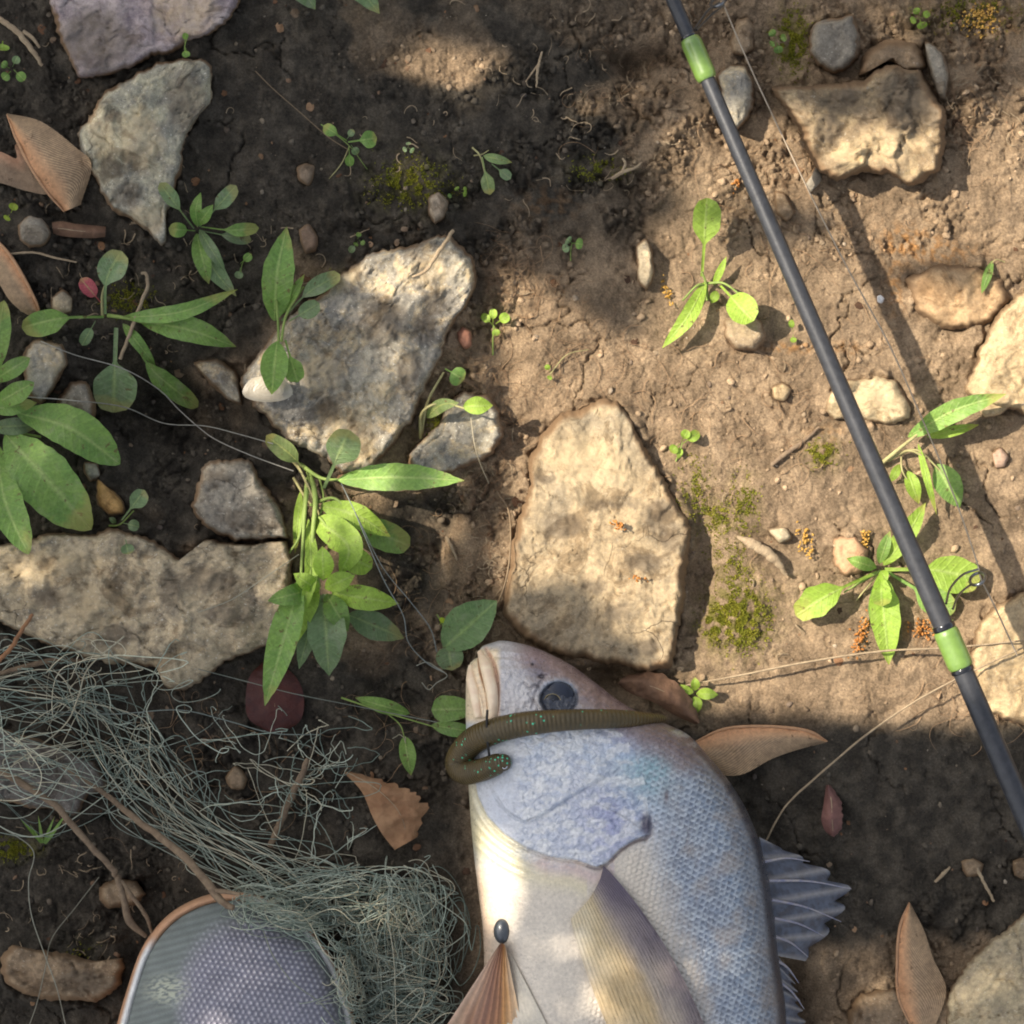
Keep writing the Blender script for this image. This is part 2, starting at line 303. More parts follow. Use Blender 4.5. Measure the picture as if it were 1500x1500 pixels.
# ------------------------------------------------------------------ stones: outlines in photo pixels
TAN = ((160, 144, 116), (186, 168, 136), (124, 114, 98)); GREY = ((128, 120, 106), (150, 140, 122), (108, 100, 88))
PALE = ((200, 190, 156), (150, 146, 130), (116, 112, 104)); YEL = ((170, 148, 112), (186, 162, 124), (148, 128, 98))
BRN = ((132, 112, 88), (150, 128, 100), (112, 94, 74)); PUR = ((150, 134, 134), (170, 156, 150), (124, 110, 116)); MIX = ((172, 162, 140), (138, 132, 120), (200, 178, 138))
ROCKS = [ # outline, height mm, tilt(x,y mm per 100px), palette, edge soil, terrace mm, speckle, label, name
 ([(62,-60),(75,10),(90,60),(104,90),(118,113),(165,105),(200,95),(222,82),(250,75),(300,52),(335,30),(350,5),(362,-60),(200,-110)], 13, (0,0), PUR, .12, .6, .25, 'purplish grey smooth slab cut by the top edge above the crescent stone','flat_stone'),
 ([(232,92),(265,86),(300,88),(310,100),(309,150),(290,172),(272,196),(267,240),(258,270),(244,312),(243,352),(236,357),(215,337),(185,318),(160,302),(148,280),(135,250),(118,215),(115,195),(130,178),(140,155),(165,130),(200,110)], 14, (0,0), PALE, .1, 1.2, .8, 'pale lichen-speckled crescent stone under the purplish slab','stone'),
 ([(545,368),(600,362),(650,345),(680,365),(693,385),(697,420),(680,450),(660,480),(642,530),(625,560),(610,600),(590,632),(565,662),(545,685),(512,696),(470,665),(430,652),(400,622),(372,592),(355,570),(362,540),(385,512),(412,478),(440,450),(480,425),(512,395)], 17, (2,0), MIX, .16, 2.2, .8, 'large grey and buff rock with cracks, left of the centre','stone'),
 ([(285,532),(318,526),(348,545),(354,592),(335,586),(308,560)], 10, (0,0), MIX, .3, 1, .5, 'small pale wedge of rock left of the shell','stone'),
 ([(596,668),(622,642),(640,622),(650,598),(680,574),(712,580),(731,602),(736,640),(722,664),(690,682),(650,694),(610,692)], 12, (0,0), MIX, .25, 1.6, .8, 'fist-sized rough grey stone right of the large cracked rock','stone'),
 ([(858,594),(885,583),(910,592),(928,620),(944,656),(968,695),(992,735),(1012,772),(1007,820),(1001,870),(995,920),(983,976),(930,979),(880,969),(820,961),(772,937),(738,895),(744,840),(752,790),(772,735),(776,680),(792,640),(824,608)], 13, (1,1.6), ((146,132,108),(166,146,114),(128,114,92)), .5, .45, .2, 'long buff stone in full sun above the fish head','stone'),
 ([(-70,810),(0,800),(50,790),(75,780),(130,786),(165,775),(225,790),(260,822),(300,792),(360,798),(422,792),(428,870),(402,940),(330,968),(290,1000),(262,1013),(240,1002),(225,975),(150,968),(60,940),(0,910),(-70,905)], 17, (0,0), TAN, .12, 1.8, .7, 'broad flat buff slab at the left under the rosette','flat_stone'),
 ([(300,680),(340,673),(370,678),(386,710),(410,745),(421,787),(345,791),(300,770),(283,740),(290,710)], 22, (0,0), GREY, .2, 1.5, .6, 'blocky grey-brown stone on the upper rim of the flat slab','stone'),
 ([(1133,130),(1195,126),(1262,118),(1300,92),(1345,103),(1365,130),(1384,170),(1383,220),(1375,246),(1355,265),(1330,269),(1300,256),(1260,254),(1225,262),(1200,250),(1187,232),(1172,190)], 24, (0,0), ((148,128,100),(132,114,88),(178,156,118)), .5, 2.4, .3, 'chunky angular stone at the upper right with a sunlit yellow face','stone'),
 ([(1258,112),(1268,76),(1298,60),(1344,64),(1358,98),(1330,106),(1298,90)], 17, (0,0), ((140,118,92),(124,104,80),(156,132,102)), .6, 2.0, .2, 'mud-coated brown stone wedged behind the chunky angular stone','stone'),
 ([(1355,62),(1378,75),(1390,105),(1384,145),(1374,140),(1362,110)], 15, (0,0), GREY, .15, 1, .5, 'narrow grey stone sliver behind the chunky angular stone','stone'),
 ([(1186,60),(1192,36),(1208,27),(1228,28),(1248,22),(1260,52),(1257,85),(1240,100),(1222,106),(1200,96),(1188,80)], 15, (0,0), GREY, .1, .3, .3, 'smooth round grey-green cobble at the top right','cobble'),
 ([(1070,62),(1080,32),(1096,28),(1106,44),(1104,70),(1090,82),(1072,78)], 11, (0,0), BRN, .15, .3, .2, 'rounded brown pebble between the rod tip and the line','pebble'),
 ([(1052,110),(1070,96),(1090,95),(1104,118),(1104,148),(1094,175),(1075,190),(1062,170)], 16, (0,0), MIX, .2, 1.6, .5, 'craggy stone touching the right side of the rod below the first green band','stone'),
 ([(1208,600),(1212,578),(1232,562),(1252,556),(1288,551),(1312,560),(1334,590),(1332,612),(1300,622),(1268,618),(1240,612),(1222,614)], 7, (0,0), ((186,166,130),(178,158,124),(166,146,112)), .15, .5, .2, 'flat smooth beige stone half under the rod','stone'),
 ([(1600,420),(1500,428),(1468,452),(1440,500),(1426,540),(1412,572),(1440,590),(1500,606),(1600,606)], 11, (0,0), YEL, .12, 1.0, .3, 'pale yellow stone at the middle of the right edge','stone'),
 ([(1428,590),(1450,578),(1472,584),(1480,596),(1465,608),(1440,612)], 9, (0,0), YEL, .1, .3, .3, 'small pale stone tucked under the yellow right-edge stone','pebble'),
 ([(1640,850),(1500,868),(1460,888),(1430,925),(1420,960),(1428,1005),(1452,1042),(1500,1062),(1640,1062)], 8, (0,0), YEL, .16, .8, .3, 'yellowish stone behind the lower green rod band','stone'),
 ([(1330,410),(1370,388),(1430,392),(1468,410),(1476,440),(1455,470),(1420,482),(1370,478),(1340,450)], 8, (0,0), ((170,140,104),(180,150,112),(156,128,94)), .5, .6, .1, 'low rounded earth-coated stone right of the rod shadow','stone'),
 ([(1640,1310),(1500,1338),(1470,1366),(1430,1398),(1402,1430),(1386,1470),(1392,1560),(1640,1560)], 12, (0,0), ((158,144,118),(172,156,124),(146,132,110)), .15, .8, .4, 'grey-buff stone in the lower right corner','stone'),
 ([(1245,1482),(1262,1455),(1310,1448),(1350,1462),(1392,1450),(1400,1500),(1390,1570),(1250,1570)], 9, (0,0), BRN, .4, .8, .3, 'low brown stone at the bottom edge beside the winged seed','stone'),
 ([(2,1405),(20,1385),(60,1392),(110,1402),(140,1408),(180,1404),(176,1440),(165,1452),(138,1466),(60,1462),(8,1440)], 12, (0,0), BRN, .35, 1.4, .3, 'dark brown flat stone left of the shoe','stone'),
 ([(-60,1062),(0,1068),(60,1085),(140,1118),(154,1150),(128,1165),(108,1192),(60,1182),(0,1175),(-60,1170)], 12, (0,0), ((112,106,98),(126,118,108),(98,92,84)), .15, .8, .4, 'dull grey slab under the net strands at the left','flat_stone'),
 ([(34,520),(52,498),(90,504),(98,530),(86,556),(60,592),(38,570)], 15, (0,0), MIX, .25, 1, .5, 'knobbly grey stone right of the left-edge rosette','stone'),
 ([(84,590),(104,560),(126,560),(138,590),(136,630),(112,640),(92,622)], 14, (0,0), GREY, .3, 1, .5, 'lower of two knobbly grey stones beside the dark pit','stone'),
 ([(28,330),(42,316),(60,320),(74,340),(66,358),(44,362),(30,350)], 8, (0,0), GREY, .15, .3, .3, 'small grey pebble under the brown winged seeds','pebble'),
 ([(76,436),(92,425),(106,436),(104,456),(86,461),(76,450)], 8, (0,0), TAN, .15, .3, .4, 'small round pebble above the left rosette leaf','pebble'),
 ([(142,700),(160,716),(180,735),(182,752),(160,754),(143,738)], 9, (0,0), ((176,138,82),(190,150,92),(150,112,66)), .1, .5, .1, 'orange-brown angular pebble above the flat slab','pebble'),
 ([(124,678),(142,680),(147,698),(132,705),(124,692)], 8, (0,0), PALE, .1, .3, .3, 'tiny pinkish pebble by the tip of the broad rosette leaf','pebble'),
 ([(628,290),(642,282),(656,296),(650,318),(638,328),(628,312)], 8, (0,0), ((158,142,120),(140,126,106),(126,112,92)), .15, .8, .3, 'jagged pinkish stone chip below the mossy patch','pebble'),
 ([(436,246),(448,240),(460,244),(458,262),(452,272),(438,264)], 7, (0,0), ((140,122,100),(128,110,90),(114,98,80)), .15, .6, .2, 'brown stone chip beside the three-leaf seedling','pebble'),
 ([(438,336),(452,328),(464,348),(462,366),(448,372),(440,352)], 7, (0,0), ((128,104,84),(116,96,78),(104,86,70)), .15, .3, .2, 'reddish brown chip right of the upright leaf','pebble'),
 ([(932,360),(946,350),(956,368),(958,400),(948,424),(934,410)], 9, (0,0), TAN, .3, .8, .2, 'upright oblong soil-coated stone above the sunlit plant','pebble'),
 ([(1180,270),(1196,244),(1206,262),(1188,282)], 5, (0,0), GREY, .1, .2, .3, 'thin grey chip between line and rod','pebble'),
 ([(1136,282),(1150,284),(1164,312),(1152,324),(1138,312)], 8, (0,0), BRN, .3, .5, .2, 'brown stone right beside the rod middle','pebble'),
 ([(1062,470),(1085,462),(1112,470),(1122,492),(1108,512),(1080,512),(1064,494)], 9, (0,0), ((160,140,110),(150,130,104),(136,118,94)), .2, .5, .3, 'rounded brown stone under the round leaf','stone'),
 ([(852,652),(872,646),(796,654),(760,660),(752,668),(790,672)], 4, (0,0), BRN, .3, .3, .3, 'thin brown flake on the left edge of the buff stone','flake'),
 ([(1222,790),(1250,785),(1272,806),(1268,836),(1240,846),(1222,828)], 6, (0,0), ((190,152,116),(178,142,108),(168,132,100)), .2, .3, .1, 'round pinkish tan stone under the sunlit rosette','stone'),
 ([(1125,776),(1150,772),(1160,788),(1142,796)], 6, (0,0), TAN, .2, .4, .1, 'angular tan chip above the bark sliver','pebble'),
 ([(1452,664),(1466,655),(1478,668),(1472,684),(1458,686)], 5, (0,0), ((180,150,128),(170,142,120),(160,132,110)), .2, .3, .1, 'pinkish chip right of the rod shadow','pebble'),
 ([(1130,568),(1146,560),(1160,570),(1150,588),(1134,584)], 6, (0,0), YEL, .2, .3, .2, 'yellowish pebble left of the rod middle','pebble'),
 ([(668,486),(678,478),(690,486),(690,506),(680,512),(670,500)], 8, (0,0), ((168,118,92),(150,104,82),(136,96,76)), .1, .3, .1, 'rusty pink pebble right of the large cracked rock','pebble'),
 ([(330,1140),(345,1122),(362,1140),(356,1156),(338,1156)], 8, (0,0), BRN, .15, .3, .2, 'small brown pebble among the net strands','pebble'),
 ([(146,1300),(170,1288),(200,1292),(212,1310),(196,1325),(160,1330),(146,1318)], 11, (0,0), BRN, .35, .5, .2, 'brown pebble behind the forked twig','pebble'),
 ([(1284,434),(1290,431),(1296,437),(1292,445),(1285,443)], 4, (0,0), ((226,222,214),(214,210,204),(236,232,226)), .0, .1, .1, 'tiny white pebble between the line and the rod shadow','pebble'),
 ([(1408,1262),(1424,1256),(1440,1266),(1436,1282),(1416,1284)], 6, (0,0), BRN, .3, .4, .2, 'dark soil-coated stone near the small dry stick','pebble'),
 ([(1484,1262),(1500,1256),(1512,1270),(1500,1288),(1486,1282)], 8, (0,0), BRN, .2, .4, .2, 'round brown pebble on the lower right edge','pebble'),
]
# flat cast of ground relief: (px, py, rx, ry, mm)
LUMPS = [(250,600,105,75,-26),(330,610,60,40,-12),(600,860,60,150,-13),(640,760,50,90,-8),(925,95,40,22,-16),(960,80,40,15,-12),(900,990,45,18,-14),
 (1030,60,30,60,-10),(1080,180,30,40,-8),(870,200,60,60,5),(850,100,50,60,4),(980,200,40,60,6),(660,110,70,50,5),(640,250,70,40,5),(740,540,25,90,-6),(705,430,18,50,-9),
 (1400,300,70,60,3),(1030,840,20,70,-9),(1080,900,50,50,5),(200,1300,120,90,-8),(420,1100,150,60,-5),(1250,1230,170,90,-4),(1200,1420,70,60,5),(1040,150,40,80,5),(20,700,60,60,-10),
 (1420,150,60,60,4),(870,440,80,50,4),(60,1290,80,60,-4),(560,1010,60,50,-10),(220,1380,40,60,-10),(1160,1450,30,60,-14),(1050,1220,60,60,-6)]
CRUMBLY = [(900,160,150,140,1.0),(1030,100,60,100,.8),(700,600,60,200,1.0),(640,880,70,130,1.0),(1120,620,90,100,.3),(1100,360,70,80,.35),(340,1120,260,110,.8),(120,1320,130,110,.7),(250,640,110,90,.9),
 (1380,1380,110,90,.7),(180,420,260,140,.45),(560,120,160,120,.35),(980,560,100,90,.12),(1250,300,90,70,.25),(60,250,120,200,.6),(620,330,140,60,.6),(1430,110,120,120,.9),(1130,190,60,100,.8),(1340,330,120,50,.6),(1230,40,200,40,.6),(1400,560,60,70,.4),(820,330,160,70,.6),(700,1100,80,120,.8)]
MOSS = [(1084,905,44,48,1.3),(1046,915,22,26,.9),(600,270,60,38,.45),(1160,60,26,50,.8),(1070,830,36,50,.25),(1015,720,28,60,.22),(1205,665,26,22,.8),(15,1245,40,16,.9),(490,420,30,22,.5),(1050,760,30,30,.4),(190,440,40,26,.4),(120,1390,30,20,.1),(1090,740,24,50,.35),(640,625,20,30,.6),(880,250,50,20,.25),(1420,20,80,30,.3)]
GB = 190; STEP = 2.5
core = np.arange(-GB, 1500+GB+STEP, STEP); nc = len(core)
grow = []; x = STEP
tot = 0
while tot < 60000: x *= 1.33; tot += x; grow.append(tot)
grow = np.array(grow)
ax = np.concatenate([core[0]-grow[::-1], core, core[-1]+grow]); ng = len(grow)
GX, GY = np.meshgrid(ax, ax)          # rows = py, cols = px
def gauss(lst):
    r = np.zeros_like(GX)
    for (a, b, rx, ry, m) in lst:
        r = r+m*np.exp(-((GX-a)/rx)**2-((GY-b)/ry)**2)
    return r
cm = np.clip(gauss(CRUMBLY)*1.1+.06, 0, 1)*sst(-.4, .2, fbm(GX/70, GY/70, 5, 3)); mossm = np.clip(gauss(MOSS)*1.1, 0, 1)
far = sst(1200, 3000, np.hypot(GX-750, GY-750))
H = gauss(LUMPS)+4.2*fbm(GX/330, GY/330, 1, 3)+1.5*fbm(GX/80, GY/80, 2, 4)*(1+cm)
fd = fbm(GX/26, GY/26, 3, 4, .55); H += .8*fd*(1+1.8*cm)+.3*fbm(GX/7, GY/7, 4, 3, .6)*(1+1.8*cm)
# crumbs and clods: cells of several sizes, each a rounded clod with its own height
for sc_, am, sd_, th in ((62, 7.5, 30, .55), (34, 4.4, 40, .2), (17, 3.2, 50, .08), (8.5, 1.9, 60, .0)):
    wx = GX/sc_+.35*perlin(GX/sc_*.9, GY/sc_*.9, sd_+5); wy = GY/sc_+.35*perlin(GX/sc_*.9+9, GY/sc_*.9, sd_+6)
    f1, f2, ci = worley(wx, wy, sd_); e = np.clip((f2-f1)*1.6, 0, 1)
    H += am*(sst(0, .55, e)*(.25+.75*ci)-.45)*np.clip((cm-th)*1.3, 0, 1)
# drying cracks
cw = (GX+22*perlin(GX/50, GY/50, 91)+7*perlin(GX/14, GY/14, 92))/105; cz = (GY+22*perlin(GX/50+7, GY/50, 93)+7*perlin(GX/14, GY/14+5, 94))/105
f1, f2, _ = worley(cw, cz, 70); cgate = sst(.0, .4, perlin(GX/130, GY/130, 71))
H -= 3.0*np.exp(-((f2-f1)/.022)**2)*cgate
f1, f2, _ = worley(cw*2.6+3, cz*2.6, 72); H -= 1.1*np.exp(-((f2-f1)/.035)**2)*sst(.0, .35, perlin(GX/90+3, GY/90, 73))
# small pits
f1, f2, ci = worley(GX/22, GY/22, 80); H -= 1.2*np.exp(-(f1/.16)**2)*(ci > .55)
H += mossm*(1.2+1.0*fbm(GX/9, GY/9, 95, 3, .7))
H *= (1-.75*far); H += 60*far*fbm(GX/3000, GY/3000, 8, 3)
# the soil is hollowed where a stone sits
cs = slice(ng, ng+nc); sub = np.zeros((nc, nc)); CX, CY = GX[cs, cs], GY[cs, cs]
for r in ROCKS:
    pl = r[0]; xs = [p[0] for p in pl]; ys = [p[1] for p in pl]
    j0, j1 = np.searchsorted(core, [min(xs)-2, max(xs)+2]); i0, i1 = np.searchsorted(core, [min(ys)-2, max(ys)+2])
    sub[i0:i1, j0:j1] = np.maximum(sub[i0:i1, j0:j1], inpoly(CX[i0:i1, j0:j1], CY[i0:i1, j0:j1], pl)*1.0)
def blur(a, n, it=3):
    for _ in range(it):
        for ax_ in (0, 1):
            c = np.cumsum(np.concatenate([np.repeat(np.take(a, [0], ax_), n+1, ax_), a, np.repeat(np.take(a, [-1], ax_), n, ax_)], ax_), axis=ax_)
            L = a.shape[ax_]; a = (np.take(c, np.arange(2*n+1, 2*n+1+L), ax_)-np.take(c, np.arange(0, L), ax_))/(2*n+1)
    return a
bl = blur(sub, 2); bl2 = blur(sub, 7)
Hc = H[cs, cs]; lap = sst(-.15, .35, perlin(CX/38, CY/38, 78)+.4*perlin(CX/13, CY/13, 79)); Hc = Hc-9*sst(.5, 1, bl-.12*lap)*1.0 + (1.6+4.6*lap)*sst(.03, .42, bl2)*(1-sst(.55, .95, bl)) - 1.8*(1-lap)*np.exp(-((bl-.42)/.16)**2)*sst(-.3, .3, perlin(CX/60, CY/60, 77))
Hc -= 6*sst(.9, 1, bl2); H[cs, cs] = Hc
H *= .001
def gz(px, py):
    j = np.clip((np.asarray(px, float)-core[0])/STEP, 0, nc-2); i = np.clip((np.asarray(py, float)-core[0])/STEP, 0, nc-2)
    a = H[cs, cs]; i0 = i.astype(int); j0 = j.astype(int); fi = i-i0; fj = j-j0
    return (a[i0, j0]*(1-fi)*(1-fj)+a[i0+1, j0]*fi*(1-fj)+a[i0, j0+1]*(1-fi)*fj+a[i0+1, j0+1]*fi*fj)
# soil colour: dry tan to the right, dark damp earth plus painted-in shade to the left and in patches
damp_shade = sst(-.3, .35, (620-GX)/420+.55*fbm(GX/120, GY/120, 12, 4)+.9*np.exp(-((GX-800)/170)**2-((GY-170)/150)**2)+.9*np.exp(-((GX-1250)/260)**2-((GY-1240)/130)**2)+.7*np.exp(-((GX-640)/80)**2-((GY-850)/160)**2)+1.2*np.exp(-(((GX-1260)/300)**2+((GY-1215)/140)**2)**2)+.9*np.exp(-((GX-640)/240)**2-((GY-210)/150)**2)-.35-.9*np.exp(-((GX-665)/85)**2-((GY-108)/58)**2))
damp_shade = np.clip(damp_shade+np.clip(1.15*sst(1035, 1085, GY+10*fbm(GX/50, GY/50, 33, 3))*sst(1400, 1350, GY+14*fbm(GX/40, GY/40, 34, 3))*sst(900, 1000, GX), 0, 1)+.9*sst(940, 1010, GY)*sst(720, 660, GX)+.8*sst(400, 330, GY+14*fbm(GX/60, GY/60, 35, 3))*sst(1000, 900, GX)-.75*np.exp(-(((GX-668)/80)**2+((GY-106)/52)**2)**1.5)-.6*np.exp(-((GX-910)/110)**2-((GY-140)/100)**2)-.35*np.exp(-((GX-630)/60)**2-((GY-262)/34)**2)-.3*np.exp(-((GX-500)/120)**2-((GY-60)/50)**2), 0, 1)  # shade bands darkened and sunlit blobs lightened in the soil colour itself
dry = lin((150, 128, 102)); dry2 = lin((176, 151, 121)); wet_shade = lin((95, 87, 75)); wet_shade2 = lin((74, 68, 59))
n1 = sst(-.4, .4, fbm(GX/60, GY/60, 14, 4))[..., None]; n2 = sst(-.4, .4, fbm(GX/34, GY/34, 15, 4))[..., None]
colg = (dry*(1-n1)+dry2*n1)*(1-damp_shade[..., None])+(wet_shade*(1-n2)+wet_shade2*n2)*damp_shade[..., None]
rust = np.clip(gauss([(1330,350,40,20,.8),(1370,370,60,20,.7),(1310,420,12,50,.7),(1180,510,70,8,.8),(1240,510,12,8,.9),(1350,925,40,20,.5),(1210,640,30,20,.4),(800,300,50,30,.2),(1450,20,40,40,.5)]), 0, 1)*sst(-.2, .3, fbm(GX/12, GY/12, 18, 3))
colg = colg*(1-rust[..., None]*.7)+lin((196, 138, 72))*rust[..., None]*.7
mm = (mossm*sst(-.25, .2, fbm(GX/14, GY/14, 19, 4)))[..., None]; colg = colg*(1-mm*.85)+lin((120, 116, 50))*mm*.85
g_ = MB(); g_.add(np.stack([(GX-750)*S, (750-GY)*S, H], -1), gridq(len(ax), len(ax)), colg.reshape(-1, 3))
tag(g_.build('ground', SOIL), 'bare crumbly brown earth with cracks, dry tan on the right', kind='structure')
def soil_col(px, py):
    j = np.clip(((np.asarray(px)-core[0])/STEP).astype(int), 0, nc-1)+ng; i = np.clip(((np.asarray(py)-core[0])/STEP).astype(int), 0, nc-1)+ng
    return colg[i, j]

# ------------------------------------------------------------------ build the stones
def rock(pl, hmm, tilt, pal, edge, terr, spk, label, name, seed):
    pl = np.array(pl, float); per = np.linalg.norm(np.diff(np.vstack([pl, pl[:1]]), axis=0), axis=1).sum()
    area0 = abs(.5*np.sum(pl[:, 0]*np.roll(pl[:, 1], -1)-np.roll(pl[:, 0], -1)*pl[:, 1])); rad0 = math.sqrt(area0/math.pi)
    G = int(np.clip(rad0*2/2.9, 9, 110)); M = 4*(G-1)
    # closed curve resampled evenly
    n = len(pl); pp = np.vstack([pl[-1:], pl, pl[:2]]); cur = []
    for i in range(n):
        a, b, cc, d = pp[i], pp[i+1], pp[i+2], pp[i+3] if i+3 < len(pp) else pl[(i+2) % n]
        for t in np.linspace(0, 1, 12, endpoint=False):
            lin_ = b*(1-t)+cc*t; cat = .5*((2*b)+(-a+cc)*t+(2*a-5*b+4*cc-d)*t*t+(-a+3*b-3*cc+d)*t**3); cur.append(.7*lin_+.3*cat)
    cur = np.array(cur); L = np.concatenate([[0], np.cumsum(np.linalg.norm(np.diff(np.vstack([cur, cur[:1]]), axis=0), axis=1))])
    s = np.linspace(0, L[-1], M, endpoint=False); cl = np.vstack([cur, cur[:1]])
    bd = np.stack([np.interp(s, L, cl[:, k]) for k in (0, 1)], -1)
    area = .5*np.sum(pl[:, 0]*np.roll(pl[:, 1], -1)-np.roll(pl[:, 0], -1)*pl[:, 1])
    cx = np.sum((pl[:, 0]+np.roll(pl[:, 0], -1))*(pl[:, 0]*np.roll(pl[:, 1], -1)-np.roll(pl[:, 0], -1)*pl[:, 1]))/(6*area)
    cy = np.sum((pl[:, 1]+np.roll(pl[:, 1], -1))*(pl[:, 0]*np.roll(pl[:, 1], -1)-np.roll(pl[:, 0], -1)*pl[:, 1]))/(6*area)
    c = np.array([cx, cy]); rad = np.sqrt(abs(area)/np.pi)
    nz = perlin(bd[:, 0]/9, bd[:, 1]/9, seed)*min(2.6, rad*.05)+perlin(bd[:, 0]/30, bd[:, 1]/30, seed)*min(4, rad*.06)+perlin(bd[:, 0]/4, bd[:, 1]/4, seed+1)*min(1.1, rad*.04)
    dirv = (bd-c)/np.linalg.norm(bd-c, axis=1)[:, None]; bd = bd+dirv*nz[:, None]
    gl_ = np.linspace(-1, 1, G); GA, GB_ = np.meshgrid(gl_, gl_); sr = np.maximum(np.abs(GA), np.abs(GB_))
    with np.errstate(all='ignore'):
        a_, b_ = GA/np.maximum(sr, 1e-9), GB_/np.maximum(sr, 1e-9)
    q_ = np.where(b_ <= -1+1e-9, (a_+1)/2, np.where(a_ >= 1-1e-9, 1+(b_+1)/2, np.where(b_ >= 1-1e-9, 2+(1-a_)/2, 3+(1-b_)/2)))/4*M
    qi = np.floor(q_).astype(int); qf = (q_-qi); BX = bd[qi % M, 0]*(1-qf)+bd[(qi+1) % M, 0]*qf; BY = bd[qi % M, 1]*(1-qf)+bd[(qi+1) % M, 1]*qf
    X = c[0]+(BX-c[0])*sr; Y = c[1]+(BY-c[1])*sr
    rr = np.hypot(BX-c[0], BY-c[1]); ed = (1-sr)*np.minimum(rr, rad*1.5); bev = min(11., rad*.42)
    bevn = bev*(1+.7*perlin(X/24+seed, Y/24, seed+3)); prof = 1-(1-np.clip(ed/np.maximum(bevn, 2), 0, 1))**2.4
    base = float(np.median(gz(bd[:, 0], bd[:, 1])))*1000
    q = rad/60.
    hs = min(1, rad/45)
    Z = hmm*(.34+.66*prof)+tilt[0]*(X-c[0])/100+tilt[1]*(Y-c[1])/100
    n_ = fbm(X/70+seed, Y/70, seed+1, 4)
    Z += hs*1.5*n_+terr*.7*(np.floor(n_*4+.5*perlin(X/20, Y/20, seed+9))+sst(.6, 1, (n_*4+.5*perlin(X/20, Y/20, seed+9)) % 1))/2.2*prof
    for sc_, am in ((74, 1.8), (30, 1.15), (12, .5)):
        wx = X+sc_*.16*fbm(X/sc_*1.6, Y/sc_*1.6, seed+2, 3); wy = Y+sc_*.16*fbm(X/sc_*1.6+5, Y/sc_*1.6, seed+3, 3); hh, dd = facet(wx/sc_+seed, wy/sc_, seed+int(sc_))
        Z += hs*am*terr**.5*hh*sst(-.02, .05, dd)*prof*(1 if sc_ > 20 else sst(-.2, .3, perlin(X/50, Y/50, seed+40)))
    Z += hs*.28*fbm(X/14, Y/14, seed+5, 4, .6)+.10*fbm(X/4, Y/4, seed+6, 2)
    f1, f2, ci = worley(X/12, Y/12+seed*1.7, seed+14); Z -= hs*terr*.5*np.exp(-(f1/.22)**2)*(ci > .7)
    fl, f2, ci = worley((X+9*perlin(X/25, Y/25, seed+8))/95+seed, (Y+9*perlin(X/25, Y/25+4, seed+8))/95, seed+20); Z -= hs*1.6*np.exp(-((f2-fl)/.014)**2)*sst(-.2, .3, perlin(X/60, Y/60, seed+21))
    Z += base
    e = np.clip(1-ed/min(26., rad*.7), 0, 1)**1.3
    ring = [(0, k) for k in range(G-1)]+[(k, G-1) for k in range(G-1)]+[(G-1, G-1-k) for k in range(G-1)]+[(G-1-k, 0) for k in range(G-1)]
    ri = np.array([r_[0]*G+r_[1] for r_ in ring]); Zr = Z.ravel()[ri]; bx, by = X.ravel()[ri], Y.ravel()[ri]
    mb = MB(); gq = gridq(G, G); flip = -1
    mb.add(P(X, Y, Z*.001), gq[:, ::1], np.stack([e, spots(X, Y, DARKS, 61), spots(X, Y, PALES, 62)], -1).reshape(-1, 3))
    rows = [P(bx, by, Zr*.001)]; rc_ = [np.ones(M)*e.ravel()[ri]]
    dr = np.column_stack([bx, by])-c; dr /= np.linalg.norm(dr, axis=1)[:, None]
    for k, (o, dz_) in enumerate(((.8, .30), (1.6, .75), (2.2, 1.8))):
        jx = perlin(bx/7, by/7+k*5, seed+30)*1.3
        rows.append(P(bx+dr[:, 0]*(o+jx), by+dr[:, 1]*(o+jx), (Zr-(hmm*.34+3)*dz_)*.001)); rc_.append(np.full(M, 1.0+.1*k))
    V_ = np.stack(rows); mb.add(V_, gridq(4, M, True)[:, ::1], np.column_stack([np.concatenate(rc_), np.zeros(4*M), np.zeros(4*M)]))
    o = mb.build(name, m_rock(*pal, edge=edge, spk=spk)); tag(o, label, {'flat_stone': 'stone', 'cobble': 'stone', 'flake': 'stone'}.get(name, name))
    if name == 'pebble': o['group'] = 'pebbles in the soil'
    if name in ('stone', 'flat_stone'): o['group'] = 'stones set in the earth'
    zt = Z.max()*.001; TOPS.append((pl, zt)); return o
TOPS = []
DARKS = [(826,770,34,20),(792,702,24,10),(965,757,26,26),(982,785,20,26),(906,896,20,14),(942,824,30,16),(900,738,44,7),(950,948,20,14),(800,790,6,6),(870,860,20,10),(560,470,36,40),(622,482,22,26),(638,440,20,22),(600,540,20,30),(480,600,20,14),(160,245,20,20),(186,282,26,20),(272,150,30,50),(170,170,16,10),
 (250,862,18,34),(175,930,26,16),(76,876,26,14),(330,900,40,16),(300,850,50,20),(1335,150,62,48),(1236,150,36,24),(1215,190,20,30),(320,700,24,12),(352,760,30,16),(140,60,60,50),(120,1440,50,20)]
PALES = [(205,205,34,50),(150,200,22,30),(215,320,30,24),(500,400,34,26),(470,545,30,34),(520,640,30,36),(620,400,40,20),(80,830,90,26),(140,885,60,34),(225,980,16,16),(1300,215,60,26),(1255,228,40,18),(865,680,60,50),(868,600,40,7),(270,10,50,50),(1275,590,30,20)]
def spots(X, Y, lst, s_):
    r = np.zeros(X.shape); wx = X+7*fbm(X/14, Y/14, s_, 3); wy = Y+7*fbm(X/14+9, Y/14, s_, 3)
    for (a, b, rx, ry) in lst: r = np.maximum(r, sst(1.25, .6, np.hypot((wx-a)/rx, (wy-b)/ry)))
    return r
for i, r in enumerate(ROCKS): rock(*r, seed=100+i*7)
dg = bpy.context.evaluated_depsgraph_get
